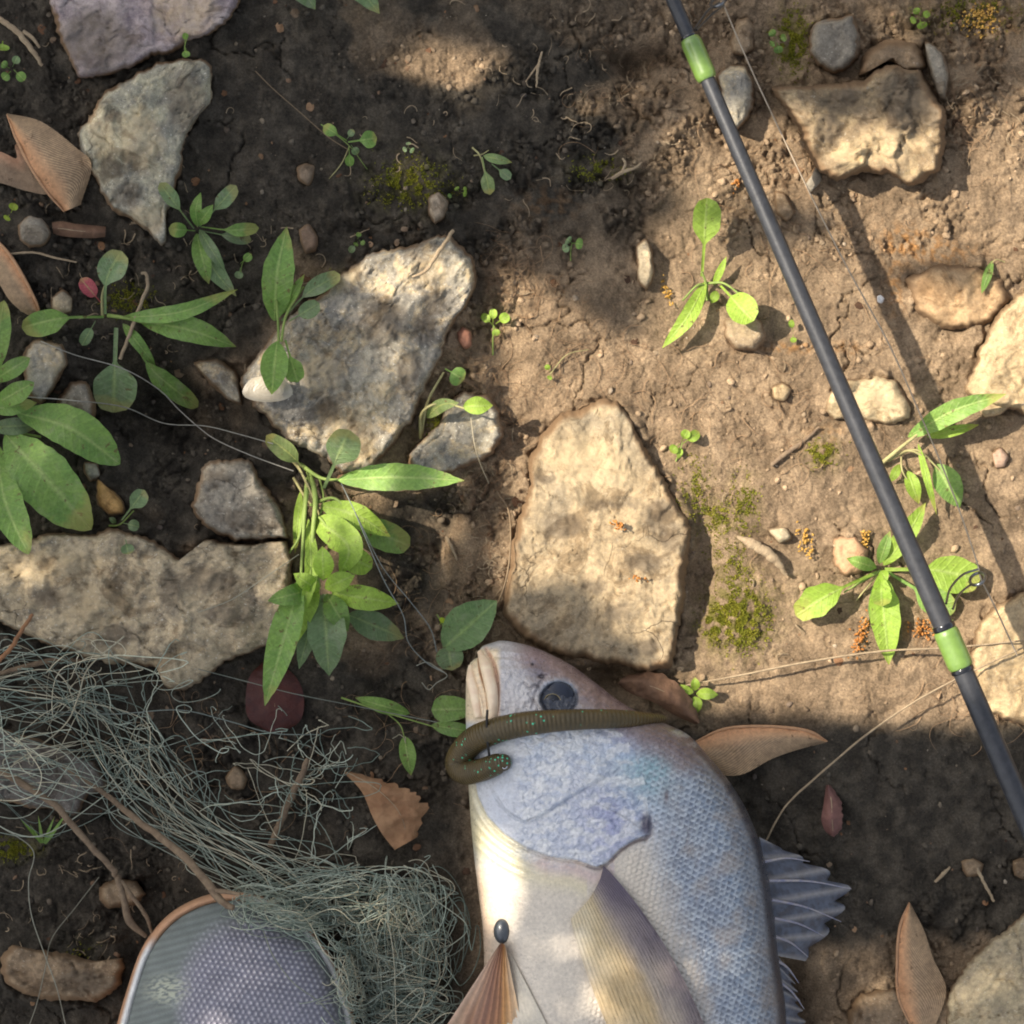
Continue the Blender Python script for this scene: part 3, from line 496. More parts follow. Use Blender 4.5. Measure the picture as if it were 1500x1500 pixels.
def surf(px, py, over=0.0):          # resting height at a spot: ground or stone top
    for pl, zt in TOPS:
        if inpoly(np.array([px*1.0]), np.array([py*1.0]), pl)[0]: return max(zt-.003, float(gz(px, py)))+over
    return float(gz(px, py))+over

Hr = H[cs, cs].copy()
for pl, zt in TOPS:
    xs = pl[:, 0]; ys = pl[:, 1]; j0, j1 = np.searchsorted(core, [xs.min()-2, xs.max()+2]); i0, i1 = np.searchsorted(core, [ys.min()-2, ys.max()+2])
    m_ = inpoly(CX[i0:i1, j0:j1], CY[i0:i1, j0:j1], pl); Hr[i0:i1, j0:j1] = np.where(m_, np.maximum(Hr[i0:i1, j0:j1], zt-.0015), Hr[i0:i1, j0:j1])
Hsm = blur(Hr, 5, 2); Hmx = np.maximum(Hr, Hsm)
def bil(a, px, py):
    j = np.clip((np.asarray(px, float)-core[0])/STEP, 0, nc-2.001); i = np.clip((np.asarray(py, float)-core[0])/STEP, 0, nc-2.001)
    i0 = i.astype(int); j0 = j.astype(int); fi = i-i0; fj = j-j0
    return (a[i0, j0]*(1-fi)*(1-fj)+a[i0+1, j0]*fi*(1-fj)+a[i0, j0+1]*(1-fi)*fj+a[i0+1, j0+1]*fi*fj)
def gs_(px, py): return bil(Hsm, px, py)
def gm_(px, py): return bil(Hr, px, py)
# ------------------------------------------------------------------ loose grit and soil crumbs (uncountable)
PHI = (1+5**.5)/2
ICO = np.array([(-1,PHI,0),(1,PHI,0),(-1,-PHI,0),(1,-PHI,0),(0,-1,PHI),(0,1,PHI),(0,-1,-PHI),(0,1,-PHI),(PHI,0,-1),(PHI,0,1),(-PHI,0,-1),(-PHI,0,1)])/1.902
ICF = np.array([(0,11,5),(0,5,1),(0,1,7),(0,7,10),(0,10,11),(1,5,9),(5,11,4),(11,10,2),(10,7,6),(7,1,8),(3,9,4),(3,4,2),(3,2,6),(3,6,8),(3,8,9),(4,9,5),(2,4,11),(6,2,10),(8,6,7),(9,8,1)])
def sub_ico():
    v = list(map(tuple, ICO)); f = []; mid = {}
    def m(a, b):
        k = (min(a, b), max(a, b))
        if k not in mid:
            p = (np.array(v[a])+np.array(v[b])); p /= np.linalg.norm(p); v.append(tuple(p)); mid[k] = len(v)-1
        return mid[k]
    for a, b, c in ICF:
        x, y, z = m(a, b), m(b, c), m(c, a); f += [(a, x, z), (b, y, x), (c, z, y), (x, y, z)]
    return np.array(v), np.array(f)
IC2, IF2 = sub_ico()
insub = sub
def scatter(name, mat, N, rmin, rmax, pw, colf, dens, label, cat=None, flat=.6, big=None, smooth=True):
    px = RNG.uniform(-GB, 1500+GB, N*3); py = RNG.uniform(-GB, 1500+GB, N*3)
    j = ((px-core[0])/STEP).astype(int); i = ((py-core[0])/STEP).astype(int); i = np.clip(i, 0, nc-1); j = np.clip(j, 0, nc-1)
    k = RNG.random(N*3) < dens(px, py, i, j)*np.where(insub[i, j] > .5, .08, 1); px = px[k][:N]; py = py[k][:N]; n = len(px)
    r = rmin+(rmax-rmin)*RNG.random(n)**pw; z = gz(px, py); ins = insub[np.clip(((py-core[0])/STEP).astype(int), 0, nc-1), np.clip(((px-core[0])/STEP).astype(int), 0, nc-1)] > .5
    mb = MB(); cols = colf(px, py)
    for s_ in range(n):
        if ins[s_]: continue
        B, F = (IC2, IF2) if r[s_] > 3.2 else (ICO, ICF)
        v = B*(1+.45*(RNG.random((len(B), 1))-.5)); sc = np.array([1, RNG.uniform(.55, 1), flat*RNG.uniform(.6, 1.1)])*r[s_]*S; v = v*sc
        a = RNG.uniform(0, 6.28); ca, sa = math.cos(a), math.sin(a); v = np.column_stack([v[:, 0]*ca-v[:, 1]*sa, v[:, 0]*sa+v[:, 1]*ca, v[:, 2]])
        c = P(px[s_], py[s_], z[s_]); c = np.array([(px[s_]-750)*S, (750-py[s_])*S, z[s_]+r[s_]*S*flat*.25]); mb.add(v+c, F, np.broadcast_to(cols[s_], (len(B), 3)))
    return tag(mb.build(name, mat, smooth=smooth), label, cat, kind='stuff')
cmc = cm[cs, cs]
scatter('soil_crumbs', CRUMB, 7000, 1.2, 6.5, 3.6, lambda x, y: soil_col(x, y)*RNG.uniform(.8, 1.25, (len(x), 1)), lambda x, y, i, j: .05+.95*cmc[i, j], 'loose crumbs of brown earth', flat=.75)
gp = np.array([lin((178, 160, 134)), lin((140, 126, 108)), lin((120, 104, 88)), lin((200, 186, 164)), lin((164, 128, 98)), lin((112, 100, 92))])
GRV = m_simple('grit', (255, 255, 255), (210, 205, 198), .85, 300, .0008, usecol=True)
scatter('gravel', GRV, 1500, 1.1, 5.2, 3.6, lambda x, y: .55*gp[RNG.integers(0, 6, len(x))]*RNG.uniform(.7, 1.05, (len(x), 1))+.45*soil_col(x, y), lambda x, y, i, j: .3+.7*cmc[i, j], 'fine grit and tiny stones in the earth', flat=.55)

LTR = m_simple('litter_flake', (255, 255, 255), (190, 180, 170), .85, 200, .0008, usecol=True)
lt_ = np.array([lin((150, 112, 80)), lin((120, 88, 64)), lin((168, 136, 104)), lin((96, 72, 54)), lin((140, 120, 98))])
scatter('leaf_litter', LTR, 420, 2.0, 9.0, 2.6, lambda x, y: lt_[RNG.integers(0, 5, len(x))]*RNG.uniform(.6, 1.05, (len(x), 1)), lambda x, y, i, j: .15+.5*cmc[i, j]+.35*(x < 700), 'flakes of rotted leaf and bark on the earth', flat=.16, smooth=False)
# rootlets, dry grass bits
def rootlets(name, N, mat, cen, label, rr=(.25, .7), ln=(20, 90), lift=.0012, wild=1.0):
    mb = MB()
    for _ in range(N):
        cx, cy, sx, sy = cen[random.randrange(len(cen))]
        px = random.gauss(cx, sx); py = random.gauss(cy, sy); a = random.uniform(0, 6.28); L = random.uniform(*ln); n = 14; da = 0; pts = []
        for k in range(n):
            pts.append((px, py)); da += random.gauss(0, .22)*wild; da *= .85; a += da; px += math.cos(a)*L/n; py += math.sin(a)*L/n
        pts = spline(pts, 26); z = gz(pts[:, 0], pts[:, 1])+lift*abs(random.gauss(.5, .6))+.0004+.0015*np.sin(np.linspace(0, 3.1, 26))*random.random()
        col = np.array([1, 1, 1])*random.uniform(.7, 1.25)
        tube(mb, P(pts[:, 0], pts[:, 1], z), random.uniform(*rr)*S*np.linspace(1, .5, 26), 3, cap=False)
    return tag(mb.build(name, mat), label, kind='stuff')
rootlets('rootlets', 760, ROOT, [(1430,140,50,60),(725,700,25,130),(700,580,40,60),(880,520,70,50),(1130,300,80,80),(1300,420,90,80),(640,880,50,70),(950,130,60,60),(1430,1000,60,30),(1100,620,70,90),(350,1120,150,60),(750,400,40,30)], 'fine hair-thin roots lying in the soil')
rootlets('plant_debris', 420, TWIG2, [(750,750,500,500),(1400,120,80,70),(850,150,120,90),(720,820,30,90),(300,420,150,80),(150,1300,100,80)], 'small dry stalk scraps scattered on the earth', (.5, 1.5), (8, 34), .002, .6)

# ------------------------------------------------------------------ leaves and plants
def prof(kind, v):
    if kind == 'lance': return np.sin(np.pi*np.clip(v, 0, 1)**.85)**.85*.97+.05*(v < .9)
    if kind == 'spoon': return .10+.90*np.sqrt(np.clip(1-((v-.72)/.29)**2, 0, 1))*sst(.28, .62, v) + .0
    if kind == 'round': return .08+.92*np.sqrt(np.clip(1-((v-.66)/.345)**2, 0, 1))
    if kind == 'ovate': return np.clip(np.sin(np.pi*np.clip(v, 0, 1)**.62), 0, 1)**.8+.04*(v < .9)
    if kind == 'oblong': return np.clip(np.sin(np.pi*np.clip(v, 0, 1)**1.15), 0, 1)**.62*.97+.05*(v < .9)
    if kind == 'grass': return (1-v**2.5)*sst(-.2, .25, v)
def leaf(parent, mat, base, tip, wd, z=(2, 12, 8), kind='lance', bend=0., fold=.25, wave=.6, tint=None, label=None, name='leaf', via=None, teeth=.0, seed=None):
    """base/tip in pixels, wd full width in pixels, z heights in mm above the ground at base / middle / tip"""
    global _ls; _ls += 1; sd_ = seed or _ls
    b = np.array(base, float); t = np.array(tip, float); L = np.linalg.norm(t-b); nn = np.array([-(t-b)[1], (t-b)[0]])/L
    nv = int(np.clip(L/4, 14, 46)); nu = 11
    mid = (b+t)/2+nn*bend if via is None else np.array(via, float)
    cl = spline([b, mid, t], nv) if via is None and bend == 0 or True else None
    tt = np.gradient(cl, axis=0); tt /= np.linalg.norm(tt, axis=1)[:, None]+1e-9; no = np.stack([-tt[:, 1], tt[:, 0]], -1)
    v = np.linspace(0, 1, nv); u = np.linspace(-1, 1, nu)
    w_ = wd*.5*prof(kind, v); w_[-1] = max(.3, w_[-1]*.25) if kind != 'grass' else .2
    w_ = w_*(1+teeth*np.sin(v*L/5)+.07*perlin(v*L/18+sd_, v*0, sd_))
    asym = 1+.08*math.sin(sd_*2.3)
    off = u[None]*w_[:, None]*np.where(u[None] > 0, asym, 2-asym)
    X = cl[:, None, 0]+no[:, None, 0]*off; Y = cl[:, None, 1]+no[:, None, 1]*off
    gb = surf(*base); gt = surf(*tip); gl = gb*(1-v)+gt*v
    zc = spline([[z[0]], [z[1]], [z[2]]], nv)[:, 0]*.001+gl
    Zf = zc[:, None]+S*(fold*np.abs(off)*1.0-fold*.5*w_[:, None]*0)+S*wave*3.2*np.abs(u[None])**1.5*perlin(v[:, None]*L/26+sd_*3.7+np.sign(u[None])*11, v[:, None]*0+.5, sd_)+S*wave*1.2*perlin(X/16, Y/16, sd_)
    Zf = np.maximum(Zf, gm_(X, Y)+.0008)
    if tint is None: tint = RNG.uniform(.88, 1.12)
    uv = np.stack(np.broadcast_arrays((u[None]+1)/2, v[:, None]), -1)
    mb = MB(); mb.add(P(X, Y, Zf), gridq(nv, nu), np.ones(3)*tint if np.isscalar(tint) else np.array(tint), uv)
    o = mb.build(name, mat, parent)
    if label: o['label'] = label
    return o
_ls = 0
def stalk(parent, mat, pts, r, z, name='stem', k=7):
    p = spline(pts, 22); g0 = surf(*pts[0]); g1 = surf(*pts[-1]); t = np.linspace(0, 1, 22)
    zz = spline([[q] for q in z], 22)[:, 0]*.001+g0*(1-t)+g1*t; zz = np.maximum(zz, gz(p[:, 0], p[:, 1])+.0004)
    mb = MB(); tube(mb, P(p[:, 0], p[:, 1], zz), np.linspace(r, r*.6, 22)*S, k); return mb.build(name, mat, parent)
def plant(name, c, label, leaves, stems=(), mat=LF, group='wild plants growing in the earth'):
    z0 = surf(*c); r = empty(name, c[0], c[1], z0, label, 'plant', group)
    for L in leaves:
        kw = dict(L[3]) if len(L) > 3 and isinstance(L[3], dict) else {}
        leaf(r, kw.pop('mat', mat), L[0], L[1], L[2], **kw)
    for s_ in stems: stalk(r, s_[3] if len(s_) > 3 else STEM, s_[0], s_[1], s_[2])
    return r
d = dict
plant('rosette_weed', (288,332), 'dusty green rosette with eight narrow leaves touching the tip of the crescent stone', [
 ((284,335),(234,268),22,d(z=(4,14,12),kind='spoon',mat=LD)),((286,338),(247,335),22,d(z=(4,10,10),kind='round')),((292,332),(346,272),24,d(z=(4,13,10),kind='spoon',mat=LD)),
 ((294,332),(379,334),20,d(z=(5,14,11),kind='spoon',bend=4)),((294,338),(368,352),20,d(z=(3,8,4),kind='spoon',mat=LD,tint=.75)),((288,342),(306,416),26,d(z=(4,12,9),kind='lance')),
 ((292,342),(346,434),28,d(z=(3,9,6),kind='lance',bend=8,mat=LD)),((290,332),(294,282),17,d(z=(5,16,17),kind='lance',bend=-5)),((292,336),(330,398),18,d(z=(4,12,9),kind='lance',mat=LD,tint=.8)),((290,330),(312,300),18,d(z=(5,16,20),kind='lance'))],mat=LF)
plant('rosette_weed', (158,462), 'rosette with one small red leaf and long spreading green leaves', [
 ((154,460),(178,368),42,d(z=(5,16,14),kind='spoon',mat=LD,via=(156,410))),((150,446),(118,408),23,d(z=(4,9,9),kind='round',mat=LR,label='small crimson leaf')),
 ((152,464),(32,480),38,d(z=(5,14,8),kind='spoon',bend=6)),((140,470),(120,506),18,d(z=(3,6,4),kind='round',mat=LD)),((178,466),(348,424),24,d(z=(5,18,10),kind='lance',bend=12)),
 ((205,470),(346,508),38,d(z=(6,18,10),kind='lance',bend=-6)),((185,478),(290,596),30,d(z=(5,15,10),kind='spoon',via=(222,540))),((170,480),(166,604),64,d(z=(4,8,6),kind='spoon',mat=LD)),
 ((180,474),(228,536),18,d(z=(4,11,8),kind='lance'))],[(((158,462),(185,466),(215,474)),3.2,(4,9,8)),(((150,462),(150,430),(160,405)),2.2,(4,9,12),STEMR)])
plant('upright_weed', (412,485), 'tall-leaved green weed standing over the upper left of the cracked rock', [
 ((402,470),(420,332),46,d(z=(10,26,22),kind='lance',bend=-5)),((412,470),(498,402),26,d(z=(8,20,16),kind='spoon',bend=-8,mat=LD)),((406,500),(398,578),40,d(z=(8,14,9),kind='lance')),
 ((418,498),(436,560),30,d(z=(7,12,8),kind='spoon')),((410,462),(446,402),16,d(z=(9,20,24),kind='lance')),((424,470),(468,444),26,d(z=(4,8,5),kind='round',mat=LD,tint=.85)),((402,465),(412,415),20,d(z=(6,12,10),mat=LD))],
 [(((402,560),(408,500),(404,420)),2.6,(2,8,18)),(((412,500),(420,460),(445,420)),2.2,(4,12,18))])
plant('rosette_weed', (-14,625), 'big rosette of broad hairy green leaves cut by the left edge', [
 ((24,604),(176,680),60,d(z=(12,26,16),kind='oblong',via=(104,628))),((8,636),(134,776),82,d(z=(10,22,12),kind='oblong',via=(62,694))),((-6,650),(42,812),48,d(z=(8,20,14),kind='oblong',via=(8,735),tint=1.12)),
 ((-14,600),(54,590),26,d(z=(14,22,20),kind='lance',tint=.9)),((-14,596),(50,560),30,d(z=(10,18,14),kind='oblong')),((-14,560),(6,440),38,d(z=(8,18,12),kind='oblong')),
 ((-12,626),(60,622),26,d(z=(6,12,6),kind='lance',mat=LD,tint=.7)),((-14,560),(44,524),26,d(z=(12,20,14),kind='oblong')),((-20,600),(-120,560),60,d(z=(8,20,12))),((-20,630),(-140,720),70,d(z=(8,20,12))),((24,640),(48,700),34,d(z=(4,8,4),kind='oblong',tint=.65))],[(((-16,620),(10,630),(60,640)),3,(6,10,8))])
plant('leafy_weed', (455,735), 'largest bright green weed, leaves spilling down between the flat slab and the dark hollow', [
 ((495,703),(680,704),40,d(z=(20,34,38),kind='lance',bend=-4,mat=LF,tint=1.2)),((474,715),(512,630),50,d(z=(14,26,30),kind='spoon',mat=LD)),
 ((448,690),(390,638),28,d(z=(10,20,24),kind='round',mat=LD,tint=(1.1,.95,.7),via=(425,665))),((470,745),(600,800),44,d(z=(12,22,16),kind='spoon',mat=LF,tint=.9)),((470,740),(572,786),36,d(z=(14,26,22),kind='lance',mat=LB,bend=-8)),
 ((462,760),(498,842),44,d(z=(14,30,28),kind='ovate',mat=LB,via=(510,800))),((480,800),(545,832),38,d(z=(14,30,26),kind='round',mat=LB)),((486,868),(584,884),36,d(z=(18,30,26),kind='lance',mat=LB,tint=1.1)),
 ((452,760),(436,920),20,d(z=(14,26,24),kind='lance',mat=LB,via=(455,840))),((440,850),(388,1034),44,d(z=(22,34,26),kind='lance',mat=LF,tint=1.2,via=(415,940))),((462,850),(420,960),44,d(z=(14,22,16),kind='lance',mat=LB,tint=.9,via=(440,890))),
 ((474,870),(482,990),56,d(z=(14,22,10),kind='lance',mat=LD)),((468,870),(438,980),30,d(z=(8,14,6),kind='lance',mat=LD,tint=.85)),((462,862),(392,880),30,d(z=(14,22,12),kind='lance',tint=.9)),((510,900),(592,935),40,d(z=(4,8,5),kind='lance',mat=LD,tint=.8)),
 ((474,850),(472,800),30,d(z=(22,36,38),kind='lance',mat=LB)),((476,862),(520,842),28,d(z=(22,34,36),kind='lance',mat=LB)),((468,866),(430,840),24,d(z=(18,30,30),mat=LB)),((478,870),(510,925),34,d(z=(16,24,18),mat=LF)),
 ((440,720),(432,810),14,d(z=(6,12,6),mat=LB,tint=.9))],
 [(((452,690),(462,730),(458,800),(468,862)),4.5,(6,16,20,20)),(((440,680),(470,700),(500,703)),3.2,(8,16,18)),(((450,700),(440,780),(424,810)),2.6,(6,14,6)),(((455,740),(490,730),(520,762)),2.6,(10,18,18)),(((458,760),(470,760),(500,800)),2.4,(10,18,22)),(((395,650),(440,690),(470,770)),2.2,(16,10,12),STEMR),(((450,715),(446,760),(440,860)),3.4,(12,18,22)),(((425,660),(455,720),(480,790)),1.8,(6,12,10),STEMR),(((430,700),(452,735),(470,745)),2.2,(4,10,12),STEMR),(((468,700),(474,735),(462,770)),2.0,(8,14,12))])
plant('sunlit_weed', (1040,418), 'sunlit weed with one upright oval leaf casting a dark shadow, left of the rod', [
 ((1028,405),(1036,290),42,d(z=(6,17,20),kind='spoon',mat=LB)),((1034,412),(970,510),24,d(z=(4,14,9),kind='lance',mat=LB,bend=-6)),((1055,418),(1104,470),44,d(z=(5,14,12),kind='round',mat=LB,tint=1.08)),
 ((1045,418),(1064,376),11,d(z=(3,8,10),kind='lance')),((1050,426),(1042,444),14,d(z=(3,6,4),kind='lance'))],[(((1036,440),(1034,415),(1028,398)),2.6,(0,5,8)),(((1036,415),(1060,415),(1085,432)),2.2,(3,8,10)),(((1036,420),(1022,418),(1000,440)),2.4,(3,7,9))],LB)
plant('sunlit_weed', (1312,668), 'sprawling pale-stemmed weed reaching from the rod to the right edge', [
 ((1330,640),(1474,577),32,d(z=(8,18,14),kind='lance',bend=-8,mat=LF,tint=1.15)),((1358,640),(1434,622),16,d(z=(6,12,9),kind='lance',tint=.9)),((1372,680),(1406,744),40,d(z=(4,9,6),kind='lance',mat=LF)),
 ((1345,650),(1372,754),11,d(z=(7,14,9),kind='lance',mat=LB)),((1330,690),(1346,738),22,d(z=(4,7,4),kind='lance',tint=1.0)),((1318,680),(1304,706),14,d(z=(3,7,4)))],[(((1290,680),(1320,655),(1350,632)),3.4,(2,9,10),STEMR),(((1300,675),(1330,660),(1356,670)),2.6,(2,8,9),STEMR),(((1318,665),(1345,660),(1378,690)),2.0,(3,8,6),STEMR),(((1320,664),(1322,690),(1336,712)),1.6,(3,7,5),STEMR)],LB)
plant('sunlit_weed', (1290,833), 'bright sunlit rosette with toothed leaves under the lower part of the rod', [
 ((1285,838),(1166,902),44,d(z=(4,15,9),kind='spoon',mat=LB,teeth=.05,bend=4)),((1290,840),(1302,974),44,d(z=(4,10,5),kind='lance',mat=LB,teeth=.03)),((1290,838),(1292,888),30,d(z=(6,16,13),kind='spoon',mat=LB,tint=1.1)),
 ((1296,834),(1436,848),54,d(z=(4,10,10),kind='spoon',mat=LB,teeth=.04,bend=-6)),((1294,828),(1356,736),30,d(z=(5,12,8),kind='lance',mat=LB,bend=4)),((1284,832),(1240,818),20,d(z=(5,12,10),kind='lance',mat=LF)),
 ((1300,838),(1398,896),44,d(z=(3,7,5),kind='spoon',mat=LF,tint=1.2)),((1288,826),(1304,778),18,d(z=(3,9,8),kind='lance',mat=LF)),((1290,836),(1300,850),16,d(z=(6,12,14))),((1290,842),(1310,960),34,d(z=(2,5,3),kind='lance',mat=LF,tint=1.1,bend=10))],[(((1290,836),(1262,852),(1236,868)),2.2,(3,8,9)),(((1290,836),(1270,860),(1254,880)),1.6,(2,4,3),STEMR)],LB)
plant('seedling', (724,480), 'tiny bright seedling right of the large cracked rock', [((722,476),(706,460),12,d(z=(4,8,8),kind='round')),((722,474),(722,452),12,d(z=(4,10,10),kind='round')),((726,474),(746,462),16,d(z=(4,9,8),kind='round')),((724,478),(728,492),12,d(z=(4,7,6),kind='round'))],[(((722,520),(722,495),(723,476)),1.3,(0,4,6))],LB)
plant('seedling', (616,642), 'curved pale-stemmed seedling leaning over the fist-sized rough stone', [((652,540),(680,556),28,d(z=(14,17,15),kind='round',mat=LF,tint=1.1)),((678,596),(722,594),26,d(z=(15,17,15),kind='lance',mat=LB)),((625,612),(672,590),20,d(z=(8,16,14),kind='lance',mat=LD,tint=(1.2,1.05,.8),bend=-8))],
 [(((616,642),(626,590),(650,545)),2.6,(2,12,14),STEMR),(((616,640),(618,605),(645,590),(680,598)),2.6,(2,10,14,15),STEMR)])
plant('seedling', (996,655), 'small seedling right of the long buff stone', [((996,650),(982,662),14,d(z=(3,6,5),kind='round')),((998,648),(1008,630),14,d(z=(3,8,8),kind='round')),((1000,650),(1024,632),16,d(z=(3,8,6),kind='round')),((996,655),(994,672),10,d(z=(2,4,3)))],[(((990,676),(996,660),(1000,648)),1.3,(0,3,4))],LB)
plant('seedling', (1016,1016), 'four-leaf bright seedling beside the curled brown leaf', [((1016,1014),(982,1006),15,d(z=(4,7,6),kind='lance')),((1018,1012),(1018,992),14,d(z=(4,9,9),kind='lance')),((1020,1016),(1052,1018),17,d(z=(4,9,7),kind='lance')),((1018,1020),(1022,1044),18,d(z=(4,6,3),kind='lance'))],[],LB)
plant('seedling', (512,212), 'seedling with three spoon leaves on bare shaded earth', [((510,208),(552,202),26,d(z=(6,12,10),kind='spoon',tint=1.1)),((508,206),(474,184),18,d(z=(6,12,10),kind='spoon')),((511,214),(513,244),14,d(z=(4,6,3),kind='spoon')),((514,212),(524,226),12,d(z=(3,5,3),kind='round',mat=LD)),((508,204),(518,190),10,d(z=(4,8,8),kind='round',mat=LD))],[(((470,182),(510,212),(538,248)),.9,(5,5,1)),(((512,214),(500,240),(482,262)),1.0,(4,3,0),STEMR)])
plant('seedling', (178,766), 'dusty grey-green seedling on the upper edge of the flat slab', [((178,762),(212,718),26,d(z=(4,10,12),kind='spoon',mat=LD)),((180,766),(204,772),17,d(z=(3,7,6),kind='round',mat=LD)),((184,790),(188,812),20,d(z=(2,3,2),kind='round',mat=LD,tint=.85)),((170,766),(160,758),8,d(z=(2,5,5),mat=LD))],[(((160,770),(176,768),(196,748)),1.6,(1,5,9))],LD)
plant('broad_leaf_weed', (648,905), 'dark broad leaf with a yellow bud by the fish mouth', [((650,950),(728,880),62,d(z=(4,12,14),kind='lance',mat=LD,tint=(.75,.85,.7))),((655,930),(662,982),40,d(z=(3,8,5),kind='round',mat=LD,tint=.85)),((644,915),(650,905),9,d(z=(8,12,14),kind='round',mat=LB,tint=(1.5,1.3,.6)))],[(((655,960),(650,920),(640,900)),1.6,(2,6,10))],LD)
plant('broad_leaf_weed', (640,1064), 'pieces of green leaf tucked under the lip of the fish', [((632,1040),(700,1038),38,d(z=(4,8,8),kind='ovate',tint=.85)),((632,1062),(704,1074),22,d(z=(3,7,7),kind='lance',tint=.9)),((600,1045),(520,1022),22,d(z=(3,9,6),kind='lance')),((592,1078),(602,1136),24,d(z=(2,6,4),kind='lance'))],[(((500,1022),(560,1042),(640,1066)),1.6,(2,5,5)),(((560,1040),(586,1062),(594,1090)),1.2,(3,5,4))])
plant('seedling', (14,100), 'four-leaved seedling near the upper left corner', [((18,98),(26,82),12,d(z=(3,6,6),kind='round',mat=LD)),((20,102),(36,118),15,d(z=(3,6,5),kind='round')),((16,104),(4,116),15,d(z=(3,6,5),kind='round')),((14,100),(2,92),12,d(z=(3,6,6),kind='round')),((4,60),(2,74),22,d(z=(2,5,3),kind='round',mat=LB))],[],LF)
plant('seedling', (1347,25), 'small bright seedling at the top right above the chunky stone', [((1347,24),(1340,12),12,d(z=(4,8,8),kind='round')),((1348,26),(1362,18),11,d(z=(4,7,6),kind='round')),((1347,28),(1352,42),16,d(z=(4,7,5),kind='round')),((1345,26),(1334,32),11,d(z=(4,7,5),kind='round'))],[],LB)
plant('seedling', (1138,58), 'green sprig beside the mossy strip right of the rod tip', [((1138,56),(1128,44),12,d(z=(3,8,8),kind='round')),((1140,58),(1152,54),12,d(z=(3,7,7),kind='round')),((1138,62),(1142,78),14,d(z=(3,6,5),kind='round')),((1136,60),(1128,66),10,d(z=(3,6,5),kind='round'))],[],LF)
plant('withered_seedling', (702,222), 'limp greyish seedling lying across a clod near the top centre', [((706,230),(718,285),20,d(z=(3,5,2),kind='spoon',mat=LD,tint=(1.25,1.15,.95))),((708,228),(750,238),14,d(z=(3,6,3),kind='lance',mat=LD,tint=(1.2,1.15,.95))),((720,240),(748,262),16,d(z=(2,4,3),kind='spoon',mat=LD))],[(((692,216),(704,230),(712,262)),1.5,(1,3,2),STEMR),(((694,228),(706,226),(716,220)),1.2,(1,3,4),STEMR)],LD)
plant('fallen_leaf_blade', (1450,384), 'single green blade lying on the earth right of the rod shadow', [((1454,382),(1438,430),13,d(z=(2,5,2),kind='lance',mat=LF,tint=1.05))],[(((1472,384),(1460,380),(1452,386)),.9,(0,3,3),STEMR)])
plant('seedling', (1162,488), 'tiny seedling touching the left side of the rod', [((1162,486),(1158,468),9,d(z=(3,6,6),kind='round')),((1162,490),(1162,502),10,d(z=(3,5,4),kind='round'))],[],LB)
plant('broad_leaf_weed', (455,-22), 'two dull green leaf tips cut by the top edge', [((420,-50),(462,14),34,d(z=(6,14,8),mat=LD)),((500,-50),(556,20),34,d(z=(6,14,8),mat=LD))],[],LD)
plant('grass_tuft', (62,1215), 'thin green grass blades under the net strands at the left', [((62,1235),(30,1200),5,d(z=(1,6,9),kind='grass')),((62,1235),(56,1195),5,d(z=(1,8,12),kind='grass')),((64,1235),(80,1196),5,d(z=(1,7,10),kind='grass')),((66,1236),(98,1190),6,d(z=(1,7,8),kind='grass')),((60,1235),(44,1208),5,d(z=(1,6,9),kind='grass'))],[],LF)
plant('seedling', (808,545), 'faint two-leaf seedling on the sunlit earth above the buff stone', [((806,545),(800,534),8,d(z=(2,4,4),kind='round')),((808,548),(804,556),8,d(z=(2,3,3),kind='round'))],[(((806,548),(830,520),(862,512)),.8,(2,4,1),STEMR)],LB)
plant('seedling', (845,355), 'small shaded seedling with two round leaves above the sunlit patch', [((838,356),(830,350),14,d(z=(2,5,4),kind='round',mat=LD)),((838,356),(854,358),17,d(z=(2,6,5),kind='round')),((838,360),(824,366),13,d(z=(2,4,4),kind='round',mat=LD))],[(((836,382),(836,368),(838,356)),1.0,(0,2,3))],LF)
plant('seedling', (24,305), 'yellow-green sprout left of the winged seeds', [((16,312),(22,298),14,d(z=(3,6,7),kind='round',mat=LB,tint=(1.1,.95,.7))),((14,314),(8,322),12,d(z=(3,5,4),kind='round',mat=LB,tint=(1.1,.95,.7)))],[])
plant('seedling', (354,390), 'pair of small oval leaves right of the dusty rosette', [((352,386),(368,372),13,d(z=(2,6,5),kind='round')),((352,392),(348,408),13,d(z=(2,5,4),kind='round',mat=LD))],[(((352,404),(354,390),(358,380)),.9,(0,2,4))])
plant('seedling', (272,68), 'small green sprig between the purplish slab and the crescent stone', [((270,62),(272,48),9,d(z=(12,16,18),kind='round')),((272,70),(273,84),12,d(z=(12,16,16),kind='round'))],[(((271,84),(271,66),(276,52)),1.0,(10,14,16))])
plant('clover_seedling', (598,216), 'tiny pale three-lobed seedling on the dark earth', [((598,216),(590,220),8,d(z=(1,3,2),kind='round',mat=LD,tint=1.4)),((598,215),(598,208),8,d(z=(1,3,2),kind='round',mat=LD,tint=1.4)),((599,217),(606,222),9,d(z=(1,3,2),kind='round',mat=LD,tint=1.4))],[])
plant('seedling', (676,282), 'cluster of yellow-green round leaflets beside the pinkish chip', [((672,280),(668,274),8,d(z=(1,3,2),kind='round',mat=LB)),((676,282),(684,284),9,d(z=(1,3,2),kind='round',mat=LB)),((664,284),(656,288),7,d(z=(1,3,2),kind='round',mat=LF)),((676,278),(684,276),7,d(z=(1,3,2),kind='round',mat=LB))],[])
plant('seedling', (524,352), 'tiny four-leaf seedling above the large cracked rock', [((524,350),(526,340),8,d(z=(1,4,3),kind='round')),((526,352),(534,358),8,d(z=(1,4,3),kind='round')),((522,356),(512,370),10,d(z=(1,3,2),kind='round',mat=LD)),((524,354),(520,360),8,d(z=(1,3,2),kind='round'))],[])

